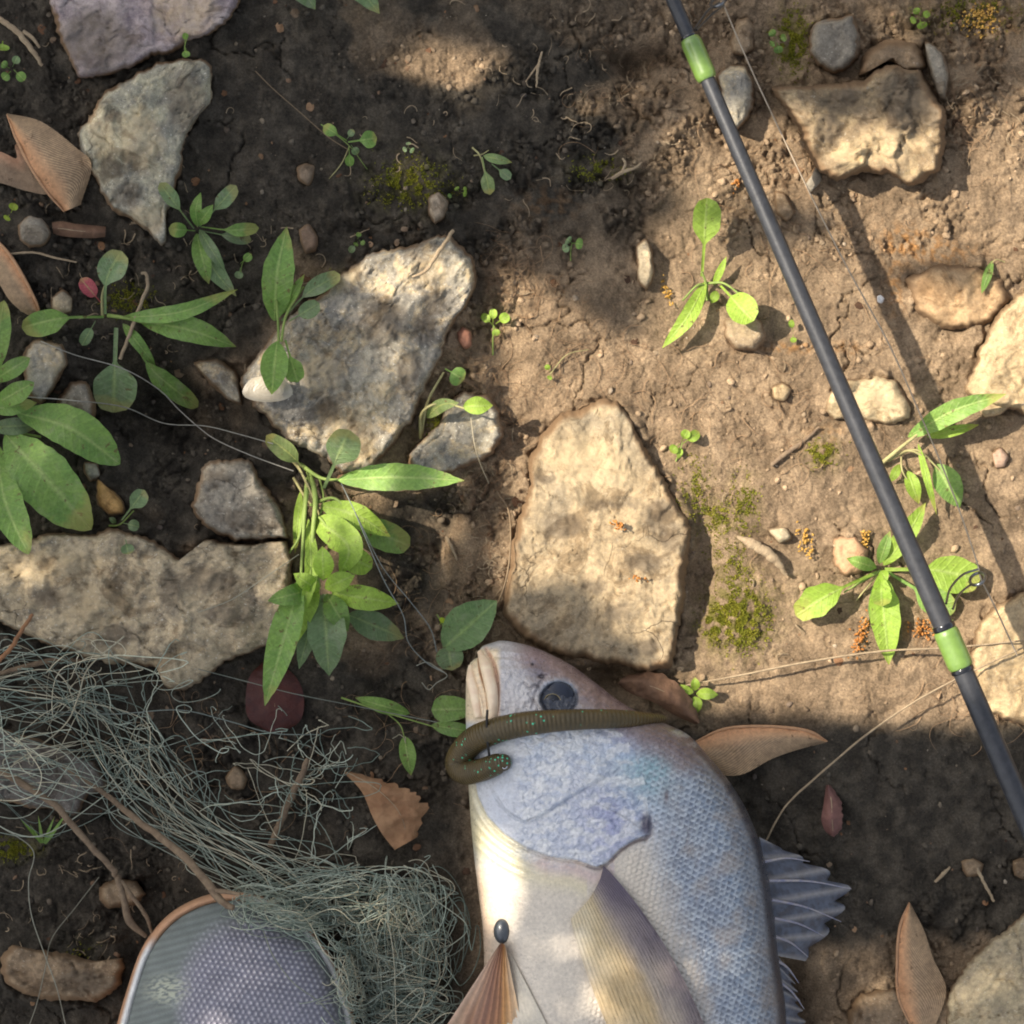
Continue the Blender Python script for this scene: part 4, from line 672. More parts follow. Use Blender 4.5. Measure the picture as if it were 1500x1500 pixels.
# ------------------------------------------------------------------ winged seeds and dead leaves
def m_dry(name, c1, c2, rim):
    t = NT(name); uv = t.n('ShaderNodeUVMap'); sx = t.n('ShaderNodeSeparateXYZ'); t.l(uv.outputs[0], sx.inputs[0]); u, v = sx.outputs[0], sx.outputs[1]
    ph = t.math('ADD', t.math('MULTIPLY', t.math('SUBTRACT', v, t.math('MULTIPLY', t.math('POWER', u, 1.6), .55)), 170.0), t.math('MULTIPLY', t.noise(110, 3), 7.0))
    sv = t.ramp(t.math('SINE', ph), [(.35, 0), (.95, 1)])
    sv = t.math('MULTIPLY', sv, t.ramp(u, [(.25, 0), (.5, 1)]))
    c = t.mix(t.ramp(t.noise(60, 5, .6), [(.35, 0), (.65, 1)]), lin(c1), lin(c2)); c = t.mix(t.ramp(u, [(.12, 1), (.45, 0)]), c, lin(rim))
    c = t.mix(t.math('MULTIPLY', sv, .55), c, lin((104, 80, 60))); c = t.mix(1.0, c, t.ramp(t.noise(500, 5, .7), [(.3, .75), (.7, 1.2)]), 'MULTIPLY')
    c = t.mix(t.ramp(t.noise(180, 4, .7), [(.62, 0), (.7, .7)]), c, lin((84, 62, 44)))
    t.set(Base_Color=c, Roughness=.6, Specular_IOR_Level=.3); n = t.bump(sv, .0006, .9); t.bump(t.noise(400, 5, .6), .0005, .7, n)
    x = t.n('ShaderNodeBsdfTranslucent'); t.l(c, x.inputs[0]); ms = t.n('ShaderNodeMixShader'); ms.inputs[0].default_value = .2
    t.l(t.b.outputs[0], ms.inputs[1]); t.l(x.outputs[0], ms.inputs[2]); t.l(ms.outputs[0], t.out.inputs[0]); return t.m
DRY1 = m_dry('winged_seed_tan', (204, 172, 134), (180, 152, 120), (208, 156, 112)); DRY2 = m_dry('winged_seed_pale', (176, 150, 122), (158, 132, 106), (182, 140, 108))
def sheet(parent, name, mat, edgeA, edgeB, z, nv=34, nu=16, curl=1.5, wrinkle=.8, seed=1, tint=1.0, zlift=None, ragged=0.):
    """a thin shell between two edge lines (pixels); z heights mm at start, middle, end; the shell is 0.4 mm thick"""
    A = spline(edgeA, nv); B = spline(edgeB, nv); v = np.linspace(0, 1, nv); u = np.linspace(0, 1, nu)
    X = A[:, None, 0]*(1-u)+B[:, None, 0]*u; Y = A[:, None, 1]*(1-u)+B[:, None, 1]*u
    if ragged:
        k = ragged*u[None]**3*perlin(v[:, None]*14+seed, v[:, None]*0+seed*.7, seed); dx = (B-A)[:, None]; X = X+k*dx[..., 0]; Y = Y+k*dx[..., 1]
    zc = spline([[q] for q in z], nv)[:, 0][:, None]*.001
    zz = zc+.001*(curl*np.sin(np.pi*u)[None]+wrinkle*fbm(X/26+seed, Y/26, seed, 3)+.35*wrinkle*perlin(X/7, Y/7, seed+1))
    g = gm_(X, Y); b = float(np.median(g)) if zlift is None else zlift
    zz = np.maximum(zz+b, g+.0006)
    uv = np.stack(np.broadcast_arrays(u[None], v[:, None]), -1)
    mb = MB(); mb.add(P(X, Y, zz), gridq(nv, nu), np.ones(3)*tint, uv); mb.add(P(X, Y, zz-.00035), gridq(nv, nu)[:, ::-1], np.ones(3)*tint, uv)
    return mb.build(name, mat, parent)
def seed_key(px, label, wing, mat=DRY1, z=(3, 6, 3), nut=None, sd_=1, curl=1.6, rim=True):
    c = wing[0][0]; r = empty('winged_seed', c[0], c[1], surf(*c), label, 'seed', 'winged maple seeds and dry leaves')
    sheet(r, 'wing', mat, wing[0], wing[1], z, seed=sd_, curl=curl)
    if rim:
        p = spline(wing[0], 30); q0 = spline(wing[1], 30); zz = spline([[q] for q in z], 30)[:, 0]*.001+float(np.median(gm_(np.linspace(p[:, 0], q0[:, 0], 16), np.linspace(p[:, 1], q0[:, 1], 16))))+.0003; zz = np.maximum(zz, gm_(p[:, 0], p[:, 1])+.0008)
        mb = MB(); tube(mb, P(p[:, 0], p[:, 1], zz), np.interp(np.linspace(0, 1, 30), [0, .15, .7, 1], [1.0, 2.6, 2.2, 1.2])*S, 6); mb.build('rib', RIB, r)
    return r
RIB = m_simple('seed_rib', (190, 146, 108), (168, 128, 94), .6, 300)
seed_key(0, 'orange-tan winged seed standing tilted beside the crescent stone', [[(10,168),(28,212),(48,250),(72,285),(94,310)],[(10,166),(60,178),(110,215),(134,242),(118,300)]], DRY1, (4,14,8), sd_=4, curl=3)
seed_key(0, 'paler ribbed seed wing partly under the tilted orange seed', [[(-40,215),(0,222),(24,232),(22,214),(30,208)],[(-40,262),(0,268),(40,280),(72,282),(62,240)]], DRY2, (3,5,4), sd_=6, rim=False)
seed_key(0, 'narrow brown winged seed cut by the left edge', [[(-20,340),(10,368),(34,405),(55,448),(56,462)],[(-30,400),(-6,410),(14,440),(38,460),(54,464)]], DRY1, (3,8,4), sd_=8)
seed_key(0, 'long winged seed lying against the back of the fish in shade', [[(1212,1086),(1180,1070),(1120,1064),(1060,1068),(1012,1090)],[(1210,1088),(1170,1098),(1130,1112),(1080,1136),(1020,1128)]], DRY1, (4,9,5), sd_=10, curl=2.5)
seed_key(0, 'upright winged seed near the bottom right corner', [[(1332,1322),(1318,1360),(1314,1410),(1316,1460),(1336,1506)],[(1334,1324),(1354,1364),(1366,1402),(1386,1450),(1370,1504)]], DRY1, (3,8,4), sd_=12, curl=2.5)
LR2 = m_simple('dead_leaf_red', (84, 38, 28), (62, 30, 26), .5, 90, .001, .4, tr=.1); DL = m_simple('dead_leaf_tan', (176, 138, 102), (152, 112, 80), .75, 90, .0016, .3, tr=.15)
DLB = m_simple('dead_leaf_brown', (138, 106, 82), (108, 82, 66), .75, 90, .0016, .3, tr=.15)
def dead(label, A, B, mat, z, **k):
    r = empty('dead_leaf', A[0][0], A[0][1], surf(*A[0]), label, 'leaf', 'winged maple seeds and dry leaves')
    sheet(r, 'leaf_blade', mat, A, B, z, **k)
    p = spline([((A[i][0]+B[i][0])/2, (A[i][1]+B[i][1])/2) for i in range(len(A))], 22); zz = gz(p[:, 0], p[:, 1])*0+float(np.median(gz(p[:, 0], p[:, 1])))+(max(z)+k.get('curl', 1.5))*.001*np.sin(np.linspace(.5, 2.7, 22))
    mb = MB(); tube(mb, P(p[:, 0], p[:, 1], zz), .9*S*np.linspace(1, .4, 22), 5); mb.build('midrib', TWIG2, r); return r
dead('crinkled tan dead leaf with ragged lobes lit by the sun above the net tangle', [(504,1132),(530,1160),(545,1195),(560,1222),(578,1245)], [(512,1130),(560,1142),(606,1160),(622,1186),(612,1226)], DL, (4,10,6), seed=21, curl=3, wrinkle=2.2, ragged=.22)
dead('smooth dark red dead leaf under the long leaf tip', [(385,970),(366,990),(360,1020),(364,1052),(392,1072)], [(404,968),(432,990),(445,1020),(440,1055),(412,1074)], LR2, (3,6,3), seed=23, curl=2.2, wrinkle=.7)
dead('curled brown dead leaf between the buff stone and the fish', [(905,1002),(925,1016),(960,1030),(985,1046),(1020,1062)], [(912,992),(945,984),(985,996),(1010,1020),(1026,1056)], DLB, (5,9,5), seed=25, curl=5, wrinkle=1.8, ragged=.12)
dead('small curled purple-brown leaf on the shaded mud', [(1210,1150),(1206,1180),(1203,1200),(1208,1216),(1216,1224)], [(1216,1150),(1230,1170),(1234,1192),(1232,1214),(1222,1226)], m_simple('dead_leaf_purple', (130, 92, 82), (104, 72, 66), .6, 120, .001), (3,7,3), seed=27, curl=3, wrinkle=1.2, ragged=.1)
dead('dried pinkish leaf strip under the brown winged seeds', [(76,326),(90,324),(112,328),(135,330),(155,332)], [(78,342),(92,346),(112,348),(136,349),(154,347)], DLB, (3,5,3), seed=29, curl=3, wrinkle=1)
# bark sliver
def stick(name, label, pts, r, z, mat=TWIG, k=9, group='dry sticks', knobs=0, forks=(), cat='stick'):
    p = spline(pts, 44); t = np.linspace(0, 1, 44); gg = gm_(p[:, 0], p[:, 1]); base = float(np.percentile(gg, 60))
    zz = spline([[q] for q in z], 44)[:, 0]*.001+base; zz = np.maximum(zz, gg+.3*S)
    rr = np.interp(t, np.linspace(0, 1, len(r)), r)*S*(1+.12*perlin(t*18, t*0+.3, int(pts[0][0]))); j = perlin(t*11, t*0, 5)*.6*rr
    root = empty(name, pts[0][0], pts[0][1], base, label, cat, group)
    mb = MB(); q = P(p[:, 0], p[:, 1], zz); q[:, 0] += j; tube(mb, q, rr, k); mb.build('shoot', mat, root)
    for f in forks:
        p = spline(f[0], 22); b2 = float(np.percentile(gz(p[:, 0], p[:, 1]), 60)); zz = np.maximum(spline([[a] for a in f[2]], 22)[:, 0]*.001+base, gz(p[:, 0], p[:, 1])+.0003)
        mb = MB(); tube(mb, P(p[:, 0], p[:, 1], zz), np.interp(np.linspace(0, 1, 22), np.linspace(0, 1, len(f[1])), f[1])*S, 7); mb.build('fork', mat, root)
    return root
stick('twig','forked grey-brown twig with an orange broken joint at the left', [(-30,1110),(20,1140),(80,1180),(120,1225),(160,1268),(172,1284)], (5.5,5,4.4,4.4), (6,10,9,6), forks=[([(172,1284),(182,1320),(190,1350),(214,1372)],(5,5,6,3),(8,7,6,4)),([(178,1290),(196,1316),(214,1342),(222,1366)],(2.4,3,3,2),(8,8,6,4))])
stick('twig','long brown twig ending over the rim of the shoe', [(90,1120),(150,1160),(205,1205),(240,1230),(285,1270),(322,1318),(342,1330)], (3,4.5,5.5,6,4), (14,18,26,38,52,62,66), forks=[([(308,1305),(330,1306),(352,1310)],(3.6,3.4,2),(58,64,68))])
stick('twig','straight dry grey twig standing among the net strands', [(396,1240),(410,1205),(430,1160),(452,1112)], (4.5,5,5.5,4), (6,9,11,10))
stick('twig','thin orange-brown twig at the left edge over the flat slab tip', [(-10,975),(15,950),(34,920),(48,900)], (3.4,3.2,2.4), (16,20,22,24), mat=m_simple('twig_orange', (150, 108, 74), (124, 90, 64), .85, 200))
stick('twig','bark-brown twig along the left edge below the flat slab', [(-20,992),(30,978),(62,970),(90,966),(120,968)], (3.4,4,4,2.4), (6,8,8,5))
stick('stalk','curved dry stalk on the sunlit top corner of the cracked rock', [(604,406),(624,396),(642,370),(664,338)], (1.6,2.6,3.2,2.6), (20,21,20,12), mat=TWIG2)
stick('stalk','pale bent stalk through the red-leaf rosette', [(176,526),(190,490),(204,450),(216,420),(214,402),(208,400)], (2.6,2.8,2.6,2.2), (2,5,8,8,6,5), mat=TWIG2)
stick('stalk','pair of weathered grey stalks at the upper left edge', [(-10,22),(22,44),(46,72),(62,96)], (4,4.5,4,2.6), (3,5,5,3), mat=TWIG2, forks=[([(34,46),(48,56),(58,70)],(3.4,3,2),(5,5,4))])
stick('stalk','thin grey stalk arching above the narrow brown seed', [(14,372),(50,370),(82,378),(112,384)], (1.8,1.8,1.2), (3,4,4,3), mat=TWIG2)
stick('bark_sliver','tan flat bark sliver lying on the moss', [(1080,786),(1100,796),(1130,814),(1152,842)], (2,7.5,8,2.5), (3,5,5,2), mat=TWIG2, cat='bark')
stick('twig','short dark twig on the sunlit earth left of the rod', [(1130,682),(1150,665),(1175,648),(1200,626)], (3,4,3,2), (1,2,2,1), mat=TWIG)
stick('twig','small dry stick in the shade near the right edge', [(1428,1266),(1440,1290),(1456,1320)], (3,2.4,2), (3,4,2), mat=TWIG2)
stick('twig','tiny splinter on the shaded mud', [(1370,1292),(1382,1280),(1392,1270)], (2,3,1.4), (1,2,1), mat=TWIG2)
stick('stalk','short pale stalk on the dark soil below the curved seedling', [(654,786),(662,802),(670,820)], (2.2,2.4,1.6), (2,3,2), mat=TWIG2)
stick('stalk','split straw stalk on the crumbly soil near the top centre', [(794,76),(788,100),(786,128)], (1.4,2.4,1.2), (4,7,4), mat=TWIG2, forks=[([(790,92),(780,106),(770,120)],(1.6,1.2),(6,5,3))])
stick('twig','branched dry root end on the crumbly clods', [(896,262),(912,252),(930,246),(940,238)], (2.5,3,2,1.2), (4,6,6,5), mat=TWIG2, forks=[([(910,254),(916,240),(912,232)],(2.4,1.6),(5,7,6))])
# long dry stems crossing the right
stick('dry_stem','long thin straw running from the fish to the lower green rod band', [(1004,1004),(1090,988),(1180,970),(1290,954),(1400,948),(1540,934)], (1.2,1.7,1.8,1.6,1.3), (6,9,12,12,12,14), mat=TWIG2, cat='straw', k=5)
stick('dry_stem','long thin straw rising diagonally from the dorsal fin to the rod', [(1122,1232),(1150,1182),(1196,1138),(1262,1082),(1330,1034),(1410,990),(1540,930)], (1.5,1.7,1.5,1.3), (4,6,8,10,14,14,12), mat=TWIG2, cat='straw', k=5)
# shell
r_ = empty('shell', 395, 572, surf(395, 572), 'white shell fragment under the upright weed on the cracked rock', 'shell')
th = np.linspace(0, 2*np.pi, 48, endpoint=False); sv = np.linspace(.02, 1, 16)[:, None]
X = 392+36*sv*np.cos(th)*(1+.08*np.sin(3*th)); Y = 570+21*sv*np.sin(th)*(1+.1*np.cos(2*th)); zb = surf(395, 590)+.0015
Z = zb+.0022*(1-sv**2)**.7+.0003*np.sin(sv*40)+.0*X; mb = MB(); mb.add(P(X, Y, Z), gridq(16, 48, True)[:, ::-1]); mb.build('shell_plate', m_simple('shell_white', (186, 176, 156), (150, 140, 120), .35, 60, .0005, .5), r_)

# ------------------------------------------------------------------ moss and catkin crumbs (uncountable)
def fuzz(name, mat, spots, label, N, h=(1.2, 3.0), tuft=True):
    mb = MB(); tot = sum(s_[4]*s_[2]*s_[3] for s_ in spots)
    for (cx, cy, rx, ry, m_) in spots:
        n = int(N*m_*rx*ry/tot)
        for _ in range(n):
            x = random.gauss(cx, rx*.42); y = random.gauss(cy, ry*.42)
            if perlin(np.array([x/13.]), np.array([y/13.]), 55)[0] < -.12: continue
            z = float(gz(x, y)); c = random.uniform(.6, 1.3)
            for k in range(3):
                a = random.uniform(0, 6.28); hh = random.uniform(*h)*.001; wd = random.uniform(.45, .8)*S; ln = random.uniform(1, 2.6)*S
                p0 = P(x, y, z-.0003); d_ = np.array([math.cos(a), math.sin(a), 0]); s2 = np.array([-d_[1], d_[0], 0])*wd
                v = np.array([p0-s2, p0+s2, p0+d_*ln*.6+s2*.9+[0, 0, hh*.7], p0+d_*ln*.6-s2*.9+[0, 0, hh*.7], p0+d_*ln*1.1+[0, 0, hh]])
                mb.add(v, np.array([[0, 1, 2, 3], [3, 2, 4, -1]]), np.ones(3)*c)
    return tag(mb.build(name, mat, smooth=False), label, kind='stuff')
fuzz('moss', m_simple('moss_green', (158, 152, 58), (128, 134, 50), .9, 200, 0, .1, usecol=True, tr=.25), MOSS, 'low yellow-green moss growing on the soil', 12000, (.7, 1.9))
CAT = m_simple('catkin_yellow', (206, 166, 88), (186, 140, 66), .8, 200, 0, .2, usecol=True, tr=.15); CATO = m_simple('catkin_orange', (196, 136, 74), (176, 116, 60), .8, 200, 0, .2, usecol=True, tr=.15)
def catkin(label, cx, cy, rx, ry, ang, mat, n=70, over=.0005):
    mb = MB(); z0 = surf(cx, cy)
    ca, sa = math.cos(R(ang)), math.sin(R(ang))
    for _ in range(n):
        a = random.gauss(0, .45)*rx; b = random.gauss(0, .45)*ry; x = cx+a*ca-b*sa; y = cy+a*sa+b*ca; r = random.uniform(1.2, 2.8)*S
        z = max(z0, float(gz(x, y)))+over+abs(random.gauss(0, 1.4))*.001
        if perlin(np.array([x/8.]), np.array([y/8.]), 65)[0] < -.2: continue
        v = IC2*(1+.5*(RNG.random((len(IC2), 1))-.5))*np.array([r, r*.6, r*.5]); q = random.uniform(0, 3.1); cq, sq = math.cos(q), math.sin(q)
        v = np.column_stack([v[:, 0]*cq-v[:, 1]*sq, v[:, 0]*sq+v[:, 1]*cq, v[:, 2]]); mb.add(v+P(x, y, z), IF2, np.ones(3)*random.uniform(.75, 1.25))
    p = spline([(cx-rx*.8*ca, cy-rx*.8*sa), (cx, cy), (cx+rx*.8*ca, cy+rx*.8*sa)], 12); mb2 = MB(); tube(mb2, P(p[:, 0], p[:, 1], np.maximum(z0, gz(p[:, 0], p[:, 1]))+.0008), .8*S, 4)
    r_ = empty('catkin', cx, cy, z0, label, 'catkin', 'fallen catkins'); o = mb.build('flower_crumbs', mat, r_); o['kind'] = 'stuff'; mb2.build('stem', TWIG2, r_)
catkin('yellow catkin left of the pinkish round stone', 1180, 796, 26, 12, 80, CAT, 80)
catkin('small yellow catkin touching the sunlit rosette from above', 1268, 790, 18, 8, 100, CAT, 60)
catkin('orange catkin below the left leaf of the sunlit rosette', 1260, 932, 30, 11, 105, CATO, 110)
catkin('rust-orange catkin left of the lower green rod band', 1350, 922, 20, 16, 20, CATO, 80)
catkin('bright orange catkin on the upper part of the buff stone', 905, 770, 13, 8, 20, CATO, 46, .002)
catkin('faint orange catkin on the lower part of the buff stone', 938, 848, 14, 6, 10, CATO, 26, .002)
catkin('crumbled yellow catkin in the top right corner', 1436, 28, 34, 24, -30, CAT, 220)
catkin('small orange catkin beside the top part of the rod', 1080, 268, 12, 5, 110, CATO, 30)
catkin('faded yellow catkin above the upright oval leaf plant', 978, 430, 24, 7, 70, CAT, 50)

# ------------------------------------------------------------------ fish
SN = 938; TAILY = 2080
def ipl(y, pts): p = np.array(pts, float); return np.interp(y, p[:, 0], p[:, 1])
def sipl(y, pts):
    p = np.array(pts, float); u = np.linspace(0, 1, 4000); c = spline(p, 4000); o = np.argsort(c[:, 0], kind='stable'); return np.interp(y, c[o, 0], c[o, 1])
LE = [(938,733),(941,722),(946,708),(951,703),(956,699),(962,701),(966,694),(973,688),(988,683.5),(1040,682),(1100,684),(1180,688),(1250,694),(1310,701),(1360,707),(1420,709),(1500,706),(1600,706),(1720,722),(1850,775),(1960,840),(2040,872),(2080,880)]
RE = [(938,735),(940,750),(946,776),(958,806),(975,838),(1000,872),(1030,912),(1052,955),(1075,1006),(1110,1040),(1150,1072),(1200,1100),(1260,1120),(1330,1132),(1400,1140),(1500,1152),(1600,1140),(1720,1100),(1850,1030),(1960,968),(2040,944),(2080,940)]
tt_ = np.linspace(0, 1, 560)
yy1 = SN+.5+(1520-SN)*tt_**1.25
yy = np.concatenate([yy1, np.linspace(1524, TAILY, 90)])
nu_ = 380; ub = np.linspace(-1, 1, nu_); uu = np.sin(ub*np.pi/2)*.45+ub*.55
Lf = sipl(yy, LE); Rf = sipl(yy, RE)
YY = yy[:, None]+0*uu; XX = (Lf+Rf)[:, None]/2+(Rf-Lf)[:, None]/2*uu
thick = np.interp(yy, [938,942,955,980,1020,1080,1160,1260,1380,1500,1700,1900,2080], [2,7,13,18,22.5,26,28.5,30,30,29.5,26,16,6])     # half thickness mm
zc_ = np.interp(yy, [938,1000,1100,1300,1500,2080], [16,22,26.5,29,29,12])
prf = np.clip(1-np.abs(uu)**2.3, 0, 1)**.5
Zt = zc_[:, None]+thick[:, None]*prf[None]
# -- features, in pixels
def line(pts, n=120): return spline(pts, n)
def near(pts): return dpoly(XX, YY, line(pts, 40))
dop, sop, pop = near([(946,1150),(950,1190),(950,1222),(930,1230),(909,1243),(888,1264),(873,1270),(845,1260),(807,1255),(772,1242),(739,1222),(714,1196),(700,1166),(694,1130)])
dpr, spr, ppr = near([(905,1126),(880,1140),(858,1153),(820,1176),(792,1194),(767,1203),(740,1186),(722,1158),(712,1120)])
opc = [(946,1150),(950,1190),(950,1222),(930,1230),(909,1243),(888,1264),(873,1270),(845,1260),(807,1255),(772,1242),(739,1222),(714,1196),(700,1166),(694,1130),(700,1060),(780,1040),(900,1060),(930,1100)]
IN = inpoly(XX, YY, opc); ins = np.where(IN, 1., -1.)
opf = sst(.04, .2, pop)*sst(1, .85, pop)*np.exp(-(np.maximum(dop*ins, 0)/70)**2); f_op = opf*(1.7*sst(-5, 3, dop*ins)-1.4*np.exp(-((dop*ins+2)/2.4)**2))
inp = inpoly(XX, YY, [(905,1126),(880,1140),(858,1153),(820,1176),(792,1194),(767,1203),(740,1186),(722,1158),(712,1120),(710,1040),(800,1030),(900,1050)])
dpi = dpr*np.where(inp, 1, -1); prf2 = sst(0, .15, ppr)*sst(1, .75, ppr)*np.exp(-(np.maximum(dpi, 0)/30)**2); f_pr = prf2*(1.3*sst(-8, 4, dpi)-.8*np.exp(-((dpi+3)/3.)**2))
# gill membrane folds on the throat
fold = np.zeros_like(XX)
for k, o in enumerate((10, 19, 29, 40)):
    fold += np.exp(-((dop-o)/2.8)**2)*(ins < 0)*sst(800, 740, XX)*sst(0, .15, pop)
# jaws and lips
def groove(pts, wd, depth): d_, s_, p_ = near(pts); return -1.4*depth*np.exp(-(d_/wd)**2)*np.clip(np.sin(np.pi*np.clip(p_*.94+.06, 0, 1)), .0, 1)**.35
def ridge(pts, wd, ht): return -groove(pts, wd, ht)
lipg = groove([(702,956),(706,985),(716,1018),(718,1050)],2.6,3.4)+groove([(712,950),(724,975),(729,1005),(728,1046)],2.2,1.8)+ridge([(707,952),(713,985),(722,1015),(724,1048)],6.5,1.9)+ridge([(692,972),(698,1000),(706,1030),(708,1052)],8,1.6)+groove([(690,990),(700,1008),(708,1030),(710,1052)],1.6,.5)
EX, EY, ER = 818, 1023, 26
de = np.hypot((XX-EX)/1.1, (YY-EY)/1.0)
eye = .45*np.exp(-((de-ER-1)/4.)**2)-2.2*sst(ER-1, ER-6, de)
nost = -1.8*np.exp(-(((XX-780)/4.)**2+((YY-973)/3.4)**2))-1.9*np.exp(-(((XX-793)/5.)**2+((YY-991)/3.2)**2))+.5*np.exp(-(((XX-780)/9)**2+((YY-973)/8)**2))
wr = groove([(768,1000),(776,1008),(784,1004),(790,1010),(786,1026)],2.2,1.4)+groove([(800,990),(790,1002),(782,1024),(780,1040)],2.2,1.3)+groove([(774,1016),(784,1030),(790,1040)],1.8,1.)
# scales: rows of overlapping caps, growing from the head backward
def scales(sx, sy, rowdir, s_):
    c, s2 = math.cos(rowdir), math.sin(rowdir); wX = XX+5*perlin(XX/70, YY/70, s_); wY = YY+5*perlin(XX/70+3, YY/70, s_)
    a = (wX*c+wY*s2)/sx; b = (-wX*s2+wY*c)/sy; out = np.full(XX.shape, -9.); idv = np.zeros(XX.shape); vis = np.zeros(XX.shape)+.6
    for rr_ in range(-1, 3):
        rb = np.floor(b)-rr_+1; sh = (rb % 2)*.5
        ca_ = np.round(a-sh)+sh; dx = a-ca_+.12*(h2(ca_*2+50, rb, 3)-.5); dy = b-rb-.0
        rad = np.sqrt((dx/.62)**2+((dy)/1.3)**2); hgt = np.where(rad < 1, (1-rad**4)*.28+.6*dy+.2, -9)
        m = (hgt > out) & (rad < 1); out = np.where(m, hgt, out); idv = np.where(m, h2(ca_*2+50, rb, 9), idv); vis = np.where(m, rad, vis)
    return np.where(out < -5, .7, out)-.8, idv, vis
dcl = dpoly(XX, YY, opc+[opc[0]])[0]*ins; INs = np.where(XX > 915, sst(915, 945, XX)*sst(-42, 30, dcl)+(1-sst(915, 945, XX))*sst(-16, 10, dcl), sst(-16, 10, dcl))
sc1, id1, vs1 = scales(10.2, 6.9, R(-24), 3)
sc2, id2, vs2 = scales(22, 13, R(-14), 8)
flank = sst(930, 1010, XX+.35*(YY-1200))*(ins < 0)*sst(-6, 8, np.where(IN, -dop, dop)); flank = np.maximum(flank, .9*sst(1290, 1400, YY)*sst(880, 960, XX))*(ins < 0)
napes = sst(1045, 1075, YY)*sst(870, 960, XX)*(1-IN)
flank = np.clip(np.maximum(flank, napes*.8), 0, 1)*sst(4, 30, (Rf[:, None]-XX))
belly = (ins < 0)*sst(1220, 1300, YY)*(1-flank)
head = np.clip(1-flank-belly, 0, 1)
f1, f2, ci1 = worley(XX/12+.5*perlin(XX/14, YY/14, 44), YY/9+.5*perlin(XX/14, YY/14, 45), 46); hs_ = sst(0, .35, f2-f1)*(.4+.6*ci1)
cheek = head*sst(735, 775, XX)*np.where(XX > 900, sst(0, 1, head), 1)*sst(1056, 1075, YY)
snoutr = head*(1-sst(1040, 1060, YY))*sst(722, 740, XX)
rough_cheek = fbm(XX/10, YY/8, 47, 4, .6)
Zt = Zt+f_op+f_pr+1.2*fold*.7+lipg+eye*(de < 60)+nost+wr+(1.3+.5*np.clip(fbm(XX/40, YY/40, 84, 3), -1, 1))*flank*sc1+.30*cheek*hs_+.6*cheek*sc2*(1-.4*np.clip(prf2*inp, 0, 1))+.3*cheek*rough_cheek+.6*snoutr*fbm(XX/12, YY/12, 49, 4, .6)+.12*belly*sc1+.3*fbm(XX/60, YY/60, 50, 3)
Zt += -3.2*np.exp(-(((XX-944)/8.)**2+((YY-1212)/16.)**2))*.6+1.4*np.exp(-(((XX-946)/6.)**2+((YY-1208)/13.)**2))
Zt = np.where(np.abs(uu)[None] > .999, zc_[:, None], Zt)
# -- skin colours
def C(c): return lin(c)
col = np.zeros(XX.shape+(3,)); col[:] = C((218, 221, 222))
def paint(mask, c, k=1.0):
    global col; m = np.clip(mask*k, 0, 1)[..., None]; col = col*(1-m)+C(c)*m
N = lambda sx, s_, o=4: sst(-.45, .45, fbm(XX/sx, YY/sx, s_, o))
paint(N(40, 60), (190, 200, 212), .8); paint(N(26, 61), (204, 204, 206), .5)
paint(sst(1080, 1180, YY)*INs, (200, 202, 210), .6); paint(np.exp(-(((XX-900)/50)**2+((YY-1205)/55)**2))*INs, (162, 164, 196), .85)
paint(sst(.1, .4, fbm(XX/11, YY/6, 62, 3))*np.exp(-(((XX-905)/40)**2+((YY-1190)/45)**2)), (118, 116, 150), .6)
paint(np.exp(-(((XX-958)/50)**2+((YY-1120)/55)**2)), (132, 178, 184), .85); paint(np.exp(-(((XX-925)/40)**2+((YY-1085)/25)**2)), (176, 182, 214), .7)
paint(sst(935, 1010, XX+.25*(YY-1200))*(1-IN)*sst(1075, 1110, YY), (140, 150, 164), .9)
paint(np.clip(N(34, 63)*sst(950, 1000, XX), 0, 1), (140, 146, 154), .6); paint(np.exp(-((XX-(ipl(YY, RE)-42))/26)**2)*sst(1120, 1180, YY), (134, 152, 170), .6)
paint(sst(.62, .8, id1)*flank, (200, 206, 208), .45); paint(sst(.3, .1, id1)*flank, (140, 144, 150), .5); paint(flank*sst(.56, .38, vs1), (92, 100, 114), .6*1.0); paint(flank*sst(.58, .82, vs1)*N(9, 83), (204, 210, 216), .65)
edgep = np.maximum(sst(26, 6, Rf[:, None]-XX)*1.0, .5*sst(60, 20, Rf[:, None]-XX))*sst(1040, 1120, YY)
paint(sst(-.4, .6, fbm(XX/50, YY/50, 64, 4)-.25+.5*sst(1330, 1480, YY)*sst(1080, 980, XX))*sst(960, 1010, XX), (186, 166, 142), .4)
# forehead and snout
paint(sst(1075, 1035, YY), (196, 188, 184), .8); fh = sst(64, 10, dpoly(XX, YY, line([(735,938),(790,946),(850,984),(905,1030),(960,1062),(1010,1086)], 30))[0])*sst(745, 790, XX)
paint(fh, (146, 122, 118), .95); paint(fh*N(14, 65), (112, 92, 92), .6); paint(np.exp(-(((XX-782)/30)**2+((YY-962)/18)**2)), (150, 130, 134), .7); paint(np.exp(-(((XX-786)/12)**2+((YY-985)/14)**2)), (96, 88, 100), .6)
paint(sst(900, 960, XX)*sst(1100, 1065, YY), (128, 112, 106), .75)
